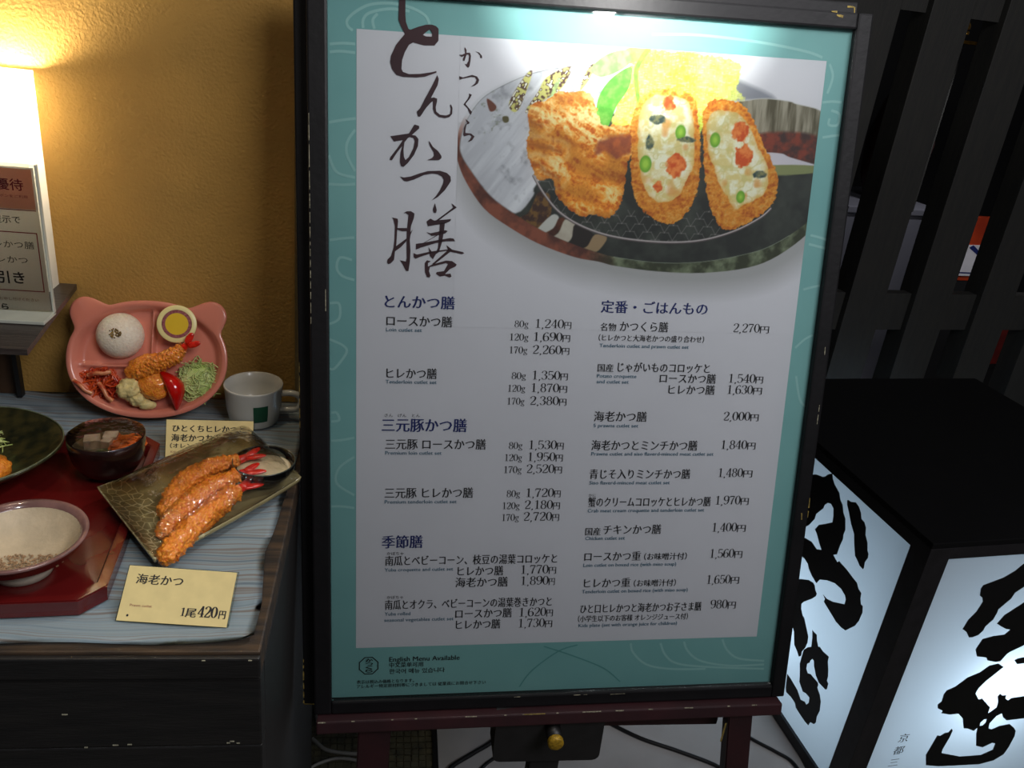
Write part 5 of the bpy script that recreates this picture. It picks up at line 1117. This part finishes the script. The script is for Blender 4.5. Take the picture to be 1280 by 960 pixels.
# ------------------------------------------------------------------ rectangular plate with three prawns
M_celadon = mat('grey_green_crackle_glaze', (150, 138, 96), 0.2, rgb2=(116, 106, 74), scale=22, coat=0.6)
nt = M_celadon.node_tree; vo = nt.nodes.new('ShaderNodeTexVoronoi'); vo.feature = 'DISTANCE_TO_EDGE'; vo.inputs['Scale'].default_value = 105
tc = nt.nodes.new('ShaderNodeTexCoord'); nt.links.new(tc.outputs['Object'], vo.inputs['Vector'])
rp = nt.nodes.new('ShaderNodeValToRGB'); rp.color_ramp.elements[0].position = 0.02; rp.color_ramp.elements[1].position = 0.07; rp.color_ramp.elements[0].color = (1, 1, 1, 1); rp.color_ramp.elements[1].color = (0, 0, 0, 1)
nt.links.new(vo.outputs['Distance'], rp.inputs['Fac'])
sx = nt.nodes.new('ShaderNodeSeparateXYZ'); nt.links.new(tc.outputs['Object'], sx.inputs[0]); le = nt.nodes.new('ShaderNodeMath'); le.operation = 'LESS_THAN'; le.inputs[1].default_value = -0.045; nt.links.new(sx.outputs['X'], le.inputs[0])
mu = nt.nodes.new('ShaderNodeMath'); mu.operation = 'MULTIPLY'; nt.links.new(rp.outputs['Color'], mu.inputs[0]); nt.links.new(le.outputs[0], mu.inputs[1])
mx = nt.nodes.new('ShaderNodeMix'); mx.data_type = 'RGBA'; b = nt.nodes['Principled BSDF']; old = b.inputs['Base Color'].links[0].from_socket
nt.links.new(mu.outputs[0], mx.inputs[0]); nt.links.new(old, mx.inputs[6]); mx.inputs[7].default_value = lin((196, 184, 140)); nt.links.new(mx.outputs[2], b.inputs['Base Color'])
rpth = math.radians(51.5)
rpl = thing('rectangular_plate', 'long grey-green glazed rectangular plate holding the prawns and sauce', 'plate', (-0.198, 0.825, ZT + 0.0105)); rpl.rotation_euler = (math.radians(5.2), 0, rpth)
bm = bmesh.new(); nx, ny = 60, 40; gt = []; gb = []
for j in range(ny + 1):
    a, b2 = [], []
    for i in range(nx + 1):
        u_ = -1 + 2 * i / nx; v_ = -1 + 2 * j / ny; x = u_ * 0.1 + 0.003 + 0.0155 * v_; y = v_ * 0.065 * (1 - 0.02 * u_)
        e = max(abs(u_) ** 6, abs(v_) ** 8); h = 0.004 + 0.012 * e + 0.004 * u_ * u_
        a.append(bm.verts.new((x, y, h + 0.003))); b2.append(bm.verts.new((x * 0.985, y * 0.985, max(0.0, h - 0.004))))
    gt.append(a); gb.append(b2)
for j in range(ny):
    for i in range(nx):
        bm.faces.new((gt[j][i], gt[j][i + 1], gt[j + 1][i + 1], gt[j + 1][i])); bm.faces.new((gb[j][i], gb[j + 1][i], gb[j + 1][i + 1], gb[j][i + 1]))
for j in range(ny):
    bm.faces.new((gt[j][0], gt[j + 1][0], gb[j + 1][0], gb[j][0])); bm.faces.new((gt[j + 1][nx], gt[j][nx], gb[j][nx], gb[j + 1][nx]))
for i in range(nx):
    bm.faces.new((gt[0][i + 1], gt[0][i], gb[0][i], gb[0][i + 1])); bm.faces.new((gt[ny][i], gt[ny][i + 1], gb[ny][i + 1], gb[ny][i]))
obj('plate_body', bm, M_celadon, rpl, smooth=True)
PZ = ZT + 0.0172
prawn('fried_prawn', [(-0.2225, 0.775, PZ + 0.012), (-0.2160, 0.815, PZ + 0.018), (-0.1930, 0.848, PZ + 0.021), (-0.165, 0.866, PZ + 0.022), (-0.1415, 0.880, PZ + 0.026)], 0.0112, 'rearmost of the three fried prawns on the rectangular plate', 5)
prawn('fried_prawn', [(-0.2155, 0.741, PZ + 0.010), (-0.2065, 0.772, PZ + 0.014), (-0.1860, 0.809, PZ + 0.018), (-0.1620, 0.836, PZ + 0.020), (-0.1375, 0.852, PZ + 0.022)], 0.0112, 'middle one of the three fried prawns on the rectangular plate', 11)
prawn('fried_prawn', [(-0.2040, 0.702, PZ + 0.009), (-0.1915, 0.742, PZ + 0.012), (-0.1720, 0.782, PZ + 0.015), (-0.1570, 0.812, PZ + 0.016), (-0.1400, 0.833, PZ + 0.015)], 0.0116, 'nearest of the three fried prawns on the rectangular plate', 17)
sau = thing('sauce_dish', 'small clear glass dish of pale sauce at the right end of the rectangular plate', 'dish', (-0.1350, 0.858, PZ + 0.0022))
M_glass = clear_mat('greenish_clear_glass', (216, 222, 212), 1.6, 0.03)
bm = bmesh.new(); lathe(bm, [(0, 0.0), (0.018, 0.0), (0.026, 0.004), (0.0335, 0.016), (0.0350, 0.025), (0.0340, 0.0255), (0.0325, 0.017), (0.025, 0.006), (0, 0.003)], 56); obj('glass_body', bm, M_glass, sau, smooth=True)
bm = bmesh.new(); pts = [(0.0347 * math.cos(2 * math.pi * k / 48), 0.0347 * math.sin(2 * math.pi * k / 48), 0.0255) for k in range(49)]; tube(bm, pts, 0.0007, 6, 1, cap=False); obj('dish_rim', bm, mat('dark_glass_edge', (60, 66, 58), 0.1, coat=0.8, var=0.1), sau, smooth=True)
bm = bmesh.new(); lathe(bm, [(0, 0.0035), (0.024, 0.006), (0.0305, 0.0145), (0.0300, 0.016), (0.02, 0.0165), (0, 0.0168)], 48, wob=lambda a, r: 0.02 * math.sin(3 * a)); obj('sauce', bm, mat('cream_tartar_sauce', (206, 190, 156), 0.35, rgb2=(190, 176, 140), scale=90, bump=0.3, bscale=200, sss=0.1), sau, smooth=True)
# cling film draped over the plate
bm = bmesh.new(); nx, ny = 44, 30; gv = []
for j in range(ny + 1):
    row = []
    for i in range(nx + 1):
        u_ = -1 + 2 * i / nx; v_ = -1 + 2 * j / ny; x = u_ * 0.0995 + 0.003 + 0.0155 * v_; y = v_ * 0.0645
        tent = (1 - abs(u_) ** 3) * (1 - abs(v_) ** 2.4); h = 0.0245 + 0.0275 * tent ** 0.8 - 0.004 * (1 - u_ * u_) * (abs(v_) ** 4) + 0.0016 * mnoise.noise(Vector((x * 45, y * 45, 2))) * (tent > 0.02)
        row.append(bm.verts.new((x, y, h - 0.0005)))
    gv.append(row)
for j in range(ny):
    for i in range(nx): f = bm.faces.new((gv[j][i], gv[j][i + 1], gv[j + 1][i + 1], gv[j + 1][i])); f.smooth = True
o = obj('cling_film', bm, clear_mat('food_wrap', (250, 250, 248), 1.7, 0.06, bump=1.0, bscale=70), smooth=True); local_obj(o, (-0.198, 0.825, ZT + 0.0105), rpth, math.radians(5.2)); tag(o, 'clear wrap drawn over the prawns on the rectangular plate', 'film')

# ------------------------------------------------------------------ price cards
M_card = mat('pale_yellow_card', (226, 204, 140), 0.6, var=0.04, scale=60)
def price_card(c0, c1, top0, name, label, lines, th=0.0016):
    """card between two bottom corners, leaning back to top0 (above c0)"""
    X_ = (Vector(c1) - Vector(c0)); W_ = X_.length * 1000; X_.normalize(); Y_ = (Vector(top0) - Vector(c0)); Y_ = Y_ - X_ * Y_.dot(X_); H_ = Y_.length * 1000; Y_.normalize()
    M_ = Matrix((X_, Y_, X_.cross(Y_))).transposed().to_4x4(); M_.translation = Vector(c0)
    r = thing(name, label, 'sign', matrix=M_)
    bm = bmesh.new(); box(bm, (0, 0, -th), (W_ / 1000, H_ / 1000, 0)); obj('card', bm, M_card, r)
    for s, x0, x1, y, e, wt, m in lines:
        lp = fit_text(s, x0 * W_, x1 * W_, y * H_, e * H_, wt); V, F = strike(*fill_loops(lp, 0.0003, 0.001), ((0, 0), (.025, .012), (.05, 0)) if e > 0.1 else ((0, 0),), e * H_ * 0.001); obj('lettering', (V, F), m, r)
    bm = bmesh.new(); box(bm, (-0.0015, -0.001, -0.0035), (W_ / 1000 + 0.0015, H_ / 1000 + 0.001, -0.0018)); obj('holder', bm, clear_mat('card_holder_acrylic', (236, 238, 232), 1.0, 0.05), r)
    return r, W_, H_
M_inkr = mat('faded_red_print', (150, 90, 70), 0.6, var=0.1)
r1, W1, H1 = price_card((-0.2332, 0.633, ZT + 0.004), (-0.1347, 0.624, ZT + 0.004), (-0.2290, 0.672, ZT + 0.0360), 'price_card', 'pale yellow price card reading 1尾 420円 at the front of the cloth',
    [('海老かつ', 0.09, 0.52, 0.69, 0.20, (0.0, -0.004), M_ink), ('Prawn cutlet', 0.09, 0.29, 0.265, 0.06, (0.01, 0.01), M_inkr), ('尾', 0.605, 0.70, 0.15, 0.18, (0.01, -0.004), M_ink), ('円', 0.91, 0.97, 0.155, 0.17, (0.01, -0.004), M_ink)])
V, F = strike(*flat(*figures('1', 0.56 * W1, 0.60 * W1, 0.15 * H1, 0.15 * H1), 0.0003, 0.001), ((0, 0), (.05, 0)), H1 * .00016); obj('lettering', (V, F), M_ink, r1)
V, F = strike(*flat(*figures('420', 0.72 * W1, 0.885 * W1, 0.15 * H1, 0.20 * H1), 0.0003, 0.001), ((0, 0), (.035, 0.01), (.07, 0)), H1 * .0002); obj('lettering', (V, F), M_ink, r1)
bm = bmesh.new(); lathe(bm, [(0, 0.0003), (0.0011, 0.0003)], 10, c=(0.09 * W1 / 1000, 0.10 * H1 / 1000, 0)); obj('seal', bm, M_ink, r1)
r2, W2, H2 = price_card((-0.2628, 0.926, ZT + 0.004), (-0.1605, 0.930, ZT + 0.004), (-0.2600, 0.947, ZT + 0.046), 'price_card', 'dimmer pale card naming the children\'s plate, standing behind the prawns',
    [('ひとくちヒレかつと', 0.07, 0.90, 0.70, 0.20, (0.008, 0.0), M_ink), ('海老かつお子さま膳', 0.06, 0.92, 0.45, 0.21, (0.008, 0.0), M_ink), ('（オレンジジュース付）', 0.05, 0.80, 0.27, 0.14, (0.004, -0.004), M_ink),
     ('Kids plate (set with orange juice for', 0.06, 0.62, 0.14, 0.075, (0.0, 0.0), M_inkr), ('children)', 0.06, 0.22, 0.05, 0.075, (0.0, 0.0), M_inkr)])

# ------------------------------------------------------------------ riser, paper lamp and acrylic card stand
ris = thing('display_riser', 'dark wooden riser against the wall under the glowing lamp', 'riser', (-0.6, 1.02, ZT + 0.003))
bm = bmesh.new(); plate_prism(bm, [(-0.3, -0.138), (0.216, -0.138), (0.193, 0.0815), (-0.3, 0.0815)], 0.149, 0.156)
obj('riser_top', bm, mat('dark_grey_timber', (70, 64, 60), 0.35, rgb2=(48, 44, 42), scale=20, stretch=(1, 8, 8), bump=0.3), ris)
for x in (0.112, -0.28):
    for y in (0.0525,) if x > 0 else (-0.12, 0.0525):
        bm = bmesh.new(); box(bm, (x, y, 0.0), (x + 0.006, y + 0.012, 0.1488), 0.001); obj('leg', bm, M_black, ris)
bm = bmesh.new(); box(bm, (-0.276, 0.066, 0.0), (0.111, 0.069, 0.1488)); obj('back_board', bm, mat('brown_board', (84, 58, 34), 0.7, var=0.2), ris)
RZ = ZT + 0.003 + 0.156
lamp = thing('paper_lamp', 'glowing white box lamp against the ochre wall', 'lamp', (-0.528, 1.0725, RZ + 0.0005))
M_shade = bpy.data.materials.new('white_lamp_acrylic'); M_shade.use_nodes = True; nt = M_shade.node_tree; nt.nodes.clear()
oo = nt.nodes.new('ShaderNodeOutputMaterial'); tl = nt.nodes.new('ShaderNodeBsdfTranslucent'); df = nt.nodes.new('ShaderNodeBsdfDiffuse'); mx = nt.nodes.new('ShaderNodeMixShader')
tl.inputs[0].default_value = (0.85, 0.82, 0.74, 1); df.inputs[0].default_value = (0.8, 0.79, 0.76, 1); mx.inputs[0].default_value = 0.5
nt.links.new(tl.outputs[0], mx.inputs[1]); nt.links.new(df.outputs[0], mx.inputs[2]); nt.links.new(mx.outputs[0], oo.inputs[0])
lx0, lx1, ly0, ly1, lh = -0.10, 0.1015, -0.0215, 0.024, 0.262
bm = bmesh.new()
for a, b in (((lx0, ly0), (lx1, ly0)), ((lx1, ly0), (lx1, ly1)), ((lx1, ly1), (lx0, ly1)), ((lx0, ly1), (lx0, ly0))):
    bm.faces.new([bm.verts.new(p) for p in ((a[0], a[1], 0), (b[0], b[1], 0), (b[0], b[1], lh), (a[0], a[1], lh))])
obj('shade', bm, M_shade, lamp)
bm = bmesh.new(); lathe(bm, [(0, 0.16), (0.006, 0.16), (0.008, 0.175), (0.008, 0.225), (0, 0.235)], 20); mb = mat('bulb_glow', (255, 236, 200), 0.4, var=0.01)
mb.node_tree.nodes['Principled BSDF'].inputs['Emission Color'].default_value = (1, 0.88, 0.66, 1); mb.node_tree.nodes['Principled BSDF'].inputs['Emission Strength'].default_value = 12
obj('bulb', bm, mb, lamp, smooth=True)
bm = bmesh.new(); lathe(bm, [(0, 0), (0.014, 0), (0.014, 0.02), (0.004, 0.024), (0.004, 0.158), (0, 0.158)], 16); obj('lamp_holder', bm, M_black, lamp, smooth=True)
pl2 = bpy.data.lights.new('paper_lamp_light', 'POINT'); pl2.energy = 2.8; pl2.color = (1.0, 0.88, 0.64); pl2.shadow_soft_size = 0.012
po = bpy.data.objects.new('paper_lamp_light', pl2); COL.objects.link(po); po.location = (-0.455, 1.0725, RZ + 0.245)

M_acr = clear_mat('acrylic_stand', (240, 244, 242), 1.2, 0.05)
M_acre = mat('acrylic_edge', (188, 192, 180), 0.15, var=0.06, coat=0.5)
st_ = thing('acrylic_card_stand', 'clear acrylic stand holding a white and pink offer card before the lamp', 'stand', (-0.52, 0.985, RZ + 0.0008))
bm = bmesh.new(); box(bm, (-0.02, -0.0022, 0.002), (0.1265, -0.0002, 0.176)); obj('front_sheet', bm, M_acr, st_)
bm = bmesh.new(); box(bm, (0.1266, -0.0022, 0.002), (0.1285, 0.003, 0.176), 0.0003); obj('side_edge', bm, M_acre, st_)
bm = bmesh.new(); box(bm, (-0.02, -0.034, 0.0), (0.1285, 0.003, 0.0042), 0.0008); obj('foot_sheet', bm, M_acre, st_)
def thin_paper(name, rgb):
    m = mat(name, rgb, 0.6, var=0.02); nt = m.node_tree; b = nt.nodes['Principled BSDF']; t = nt.nodes.new('ShaderNodeBsdfTranslucent'); x = nt.nodes.new('ShaderNodeMixShader')
    x.inputs[0].default_value = 0.4; t.inputs[0].default_value = lin(rgb); o = nt.nodes['Material Output']
    nt.links.new(b.outputs[0], x.inputs[1]); nt.links.new(t.outputs[0], x.inputs[2]); nt.links.new(x.outputs[0], o.inputs[0]); return m
obj('card', ([(-0.02, 0.0003, 0.0045), (0.1245, 0.0003, 0.0045), (0.1245, 0.0003, 0.172), (-0.02, 0.0003, 0.172)], [(0, 1, 2, 3)]), thin_paper('offer_card_paper', (240, 238, 244)), st_)
CM = Matrix.Rotation(math.radians(90), 4, 'X')
def on_card(V, F, m, name='lettering'):
    o = obj(name, ([(v[0], v[1], v[2]) for v in V], F), m, st_); o.matrix_local = Matrix.Translation((0, 0.0001, 0)) @ CM; return o
def rect(x0, y0, x1, y1): return [(x0, y0, 0), (x1, y0, 0), (x1, y1, 0), (x0, y1, 0)], [(0, 1, 2, 3)]
on_card(*rect(0.0, 0.125, 0.122, 0.170), thin_paper('salmon_header_print', (240, 176, 156)), 'header_panel')
M_cr = mat('crimson_print', (150, 36, 60), 0.6, var=0.05)
on_card([(0.0, 0.1245, 0.0001), (0.122, 0.1245, 0.0001), (0.122, 0.1235, 0.0001), (0.0, 0.1235, 0.0001)], [(3, 2, 1, 0)], M_cr, 'rule_line')
def card_text(s, x0, x1, y, e, m=M_ink, wt=(0.01, 0.01)):
    V, F = fill_loops(fit_text(s, x0, x1, y, e, wt), 0.0002, 0.001); on_card(V, F, m)
card_text('ご優待', 70, 112, 147, 14, M_cr); card_text('掲載クーポンをご利用', 66, 115, 138, 3.6, M_cr, (0, 0))
card_text('ご提示で', 66, 104, 109, 9.5); card_text('ヒレかつ膳', 62, 115, 80, 9.5, wt=(0.0, 0.0)); card_text('ヒレかつ', 62, 106, 62, 9.5, wt=(0.0, 0.0)); card_text('引き', 70, 100, 38, 16, wt=(0.02, 0.02))
card_text('お気軽にお申し付けください', 50, 112, 16, 4.2, M_inkr, (0, 0)); card_text('くら', 60, 78, -8 + 12, 9, M_ink, (0.05, 0.04))
for a, b in (((0.0, 0.0975), (0.120, 0.0987)), ((0.0, 0.0278), (0.120, 0.029)), ((0.1188, 0.029), (0.120, 0.0975))):
    on_card([(a[0], a[1], 0.0001), (b[0], a[1], 0.0001), (b[0], b[1], 0.0001), (a[0], b[1], 0.0001)], [(0, 1, 2, 3)], M_cr, 'red_border')

# ------------------------------------------------------------------ lantern
LA = math.radians(6.8)
lan = thing('floor_lantern', 'large black-framed square lantern with lit white panels and brush lettering', 'lantern', (0.9944, 1.1454, 0)); lan.rotation_euler = (0, 0, LA)
S = 0.715; HT = 0.6965
M_lfr = mat('lantern_black_frame', (34, 32, 35), 0.5, var=0.25, scale=30, bump=0.15, bscale=100)
bm = bmesh.new(); box(bm, (0, 0, HT - 0.012), (S, S, HT), 0.0015); obj('lantern_top', bm, mat('lantern_top_black', (9, 9, 10), 0.7, 0.0, 0.2, var=0.2, scale=15), lan)
pw = 0.048
for (x, y) in ((0, 0), (S - pw, 0), (0, S - pw), (S - pw, S - pw)):
    bm = bmesh.new(); box(bm, (x, y, 0.0), (x + pw, y + pw, HT - 0.0122), 0.0012); obj('corner_post', bm, M_lfr, lan)
for z0, z1 in ((HT - 0.038, HT - 0.0122), (0.006, 0.034)):
    for a, b in (((pw, 0.0008, z0), (S - pw, 0.022, z1)), ((pw, S - 0.022, z0), (S - pw, S - 0.0008, z1)), ((0.0008, pw, z0), (0.022, S - pw, z1)), ((S - 0.022, pw, z0), (S - 0.0008, S - pw, z1))):
        bm = bmesh.new(); box(bm, a, b, 0.001); obj('frame_rail', bm, M_lfr, lan)
M_pan = bpy.data.materials.new('backlit_white_panel'); M_pan.use_nodes = True; nt = M_pan.node_tree; nt.nodes.clear()
oo = nt.nodes.new('ShaderNodeOutputMaterial'); tl = nt.nodes.new('ShaderNodeBsdfTranslucent'); df = nt.nodes.new('ShaderNodeBsdfDiffuse'); mx = nt.nodes.new('ShaderNodeMixShader')
tl.inputs[0].default_value = (0.66, 0.80, 0.93, 1); df.inputs[0].default_value = (0.62, 0.64, 0.66, 1); mx.inputs[0].default_value = 0.45
nt.links.new(tl.outputs[0], mx.inputs[1]); nt.links.new(df.outputs[0], mx.inputs[2]); nt.links.new(mx.outputs[0], oo.inputs[0])
z0, z1 = 0.0342, HT - 0.0382
PN = []
for a, b in (((pw, 0.008), (S - pw, 0.008)), ((0.008, S - pw), (0.008, pw)), ((S - pw, S - 0.008), (pw, S - 0.008)), ((S - 0.008, pw), (S - 0.008, S - pw))):
    V = [(a[0], a[1], z0), (b[0], b[1], z0), (b[0], b[1], z1), (a[0], a[1], z1)]; PN.append(obj('light_panel', (V, [(0, 1, 2, 3)]), M_pan, lan, label='glowing white panel'))
M_lin = mat('lantern_black_lettering', (8, 7, 10), 0.5, var=0.1)
# black lettering lies on the outside of the panels
for sh in LANTERN_RIGHT:
    V, F = fill_loops(sh, 0.0, 0.001); o = obj('brush_character', ([(v[0], 0.0072, v[1]) for v in V if True], F), M_lin, lan)
for sh in LANTERN_LEFT:
    V, F = fill_loops(sh, 0.0, 0.001); o = obj('brush_character', ([(0.0072, v[0], v[1]) for v in V], F), M_lin, lan)
for i, chs in enumerate(('京', '都', '三', '条')):
    V, F = fill_loops(reweight(text_loops(chs), 0.01, -0.01), 0.0, 1.0); k = 0.027
    obj('small_character', ([(0.1085 + v[0] * k * 1.0, 0.0071, 0.178 - i * 0.036 + v[1] * k) for v in V], F), M_lin, lan)
for x, y, z_, e in ((0.335, 0.10, 0.30, 1.9), (0.36, 0.36, 0.33, 3.4), (0.12, 0.36, 0.22, 0.9)):
    l = bpy.data.lights.new('lantern_tube', 'POINT'); l.energy = e; l.color = (0.82, 0.93, 1.0); l.shadow_soft_size = 0.05
    o = bpy.data.objects.new('lantern_tube', l); COL.objects.link(o); o.location = Matrix.Translation((0.9944, 1.1454, 0)) @ Matrix.Rotation(LA, 4, 'Z') @ Vector((x, y, z_))

# ------------------------------------------------------------------ slatted screen
LB = math.radians(8.5)
scr = thing('slatted_screen', 'tall black screen of vertical slats behind the lantern', 'screen', (1.15, 2.02, 0)); scr.rotation_euler = (0, 0, LB)
M_slat = mat('matt_black_timber', (42, 41, 37), 0.65, rgb2=(35, 35, 33), scale=12, stretch=(8, 8, 1), bump=0.3)
M_slatd = M_slat
x = -1.0 + 0.035
slats = [(-1.085, -0.965), (-0.87, -0.75), (-0.65, -0.53), (-0.435, -0.315), (-0.115 - 0.105, -0.115 - 0.0) if False else (-0.225, -0.0), (0.087, 0.206), (0.306, 0.428), (0.535, 0.655), (0.755, 0.875), (0.975, 1.095), (1.195, 1.315)]
for a, b in slats:
    bm = bmesh.new(); box(bm, (a, 0.0, 0.0), (b, 0.068, 2.75), 0.002); obj('slat', bm, M_slat, scr)
for z0_, z1_ in ((0.775, 0.884), (1.588, 1.70), (2.4, 2.5), (0.05, 0.16)):
    for (a0, a1), (b0, b1) in zip(slats, slats[1:]):
        bm = bmesh.new(); box(bm, (a1 + 0.0005, 0.018, z0_), (b0 - 0.0005, 0.05, z1_), 0.001); obj('cross_rail', bm, M_slat, scr)
# what shows through the gaps
def behind(x, y, z=0): v = Matrix.Translation((1.15, 2.02, 0)) @ Matrix.Rotation(LB, 4, 'Z') @ Vector((x, y, z)); return v
g = thing('grey_cabinet', 'plain grey cabinet seen through the gap left of the middle slat', 'cabinet', behind(0.60, 0.50)); g.rotation_euler = (0, 0, LB)
M_g = mat('dull_grey_laminate', (96, 96, 104), 0.6, var=0.1, scale=5)
bm = bmesh.new(); box(bm, (-0.20, 0, 0), (0.175, 0.35, 1.0), 0.004); obj('body', bm, M_g, g)
bm = bmesh.new(); box(bm, (-0.205, -0.008, 1.0005), (0.18, 0.355, 1.022), 0.003); obj('cabinet_top', bm, M_g, g)
g = tag(obj('potted_vessel', lathe(bmesh.new(), [(0, 0), (0.07, 0), (0.10, 0.08), (0.11, 0.2), (0.085, 0.32), (0.05, 0.4), (0.06, 0.42), (0, 0.42)], 32), mat('dark_red_brown_glaze', (66, 36, 36), 0.35, var=0.3, scale=8, coat=0.3), smooth=True), 'dark reddish vase on the grey cabinet behind the screen', 'vase'); g.location = behind(0.66, 0.66, 1.0225)
g = thing('orange_sign_board', 'orange board with a white and blue notice seen through the slats', 'sign', behind(1.14, 0.60, 0)); g.rotation_euler = (0, 0, LB)
bm = bmesh.new(); box(bm, (-0.16, 0, 0.745), (0.14, 0.02, 0.985), 0.002); obj('board', bm, mat('orange_red_board', (214, 74, 20), 0.5, rgb2=(160, 44, 14), scale=6), g)
bm = bmesh.new(); box(bm, (-0.15, -0.004, 0.765), (0.13, -0.0005, 0.882)); nb = obj('notice', bm, mat('notice_paper', (236, 234, 240), 0.6, var=0.05, scale=20), g)
bm = bmesh.new(); box(bm, (-0.15, 0.002, 0.0), (0.13, 0.018, 0.7449)); obj('stand_panel', bm, M_dark, g)
V = []; F = []
for q in ([(-0.10, 0.872), (0.02, 0.805), (0.02, 0.818), (-0.085, 0.882)], [(-0.15, 0.775), (0.13, 0.771), (0.13, 0.776), (-0.15, 0.780)]):
    n = len(V); V += [(p[0], -0.0045, p[1]) for p in q]; F.append((n, n + 1, n + 2, n + 3))
obj('blue_stripe', (V, F), M_blue, nb)
g2 = thing('red_box', 'red and blue box low behind the right-hand slat', 'box', behind(1.37, 0.60, 0.40)); g2.rotation_euler = (0, 0, LB)
bm = bmesh.new(); box(bm, (-0.03, 0, 0), (0.20, 0.1, 0.16), 0.003); obj('box_body', bm, mat('red_packaging', (150, 34, 24), 0.5, rgb2=(110, 22, 20), scale=20), g2)
bm = bmesh.new(); box(bm, (0.045, -0.001, 0.08), (0.12, 0.0, 0.15)); obj('box_label', bm, mat('blue_label', (70, 90, 180), 0.5, rgb2=(220, 220, 235), scale=60), g2)
bm = bmesh.new(); box(bm, (-0.03, -0.0005, -0.40), (0.20, 0.1, -0.0005), 0.003); obj('box_stand', bm, M_dark, g2)
g3 = thing('gold_ornament', 'small gilded ornament high behind the screen', 'ornament', behind(0.595, 0.45, 1.545)); g3.rotation_euler = (0, 0, LB)
M_gold = mat('gilt', (200, 150, 60), 0.3, 0.8, var=0.3, scale=60)
bm = bmesh.new(); tube(bm, [(-0.02, 0, 0.02), (0.0, 0, 0.065), (0.03, 0, 0.085), (0.065, 0, 0.075)], 0.008, 10, 5); tube(bm, [(-0.01, 0, 0.055), (0.01, 0, 0.045), (0.012, 0, 0.02)], 0.009, 10, 5); obj('curl', bm, M_gold, g3, smooth=True)
bm = bmesh.new(); box(bm, (-0.05, -0.02, -0.006), (0.09, 0.03, 0.004), 0.002); obj('shelf_edge', bm, M_gold, g3)
bm = bmesh.new(); box(bm, (-0.02, 0.0, -0.522), (0.02, 0.03, -0.0065), 0.002); obj('post', bm, M_slat, g3)
spot('back_room_fill', tuple(behind(1.1, 0.1, 1.5)), tuple(behind(1.14, 0.6, 0.82)), 2.2, (1.0, 0.95, 0.9), 55, 0.6, 0.03)  # unseen fill spot aimed at the orange board and its notice

spot('back_room_fill', tuple(behind(0.66, 0.12, 1.75)), tuple(behind(0.66, 0.5, 0.75)), 16, (0.95, 0.95, 1.0), 60, 0.6, 0.03)  # fill spot added so the grey cabinet shows between the slats

if FONT_OBJ is not None:
    fo_c = FONT_OBJ.data; bpy.data.objects.remove(FONT_OBJ); bpy.data.curves.remove(fo_c)
for m_ in bpy.data.meshes:
    m_.validate()
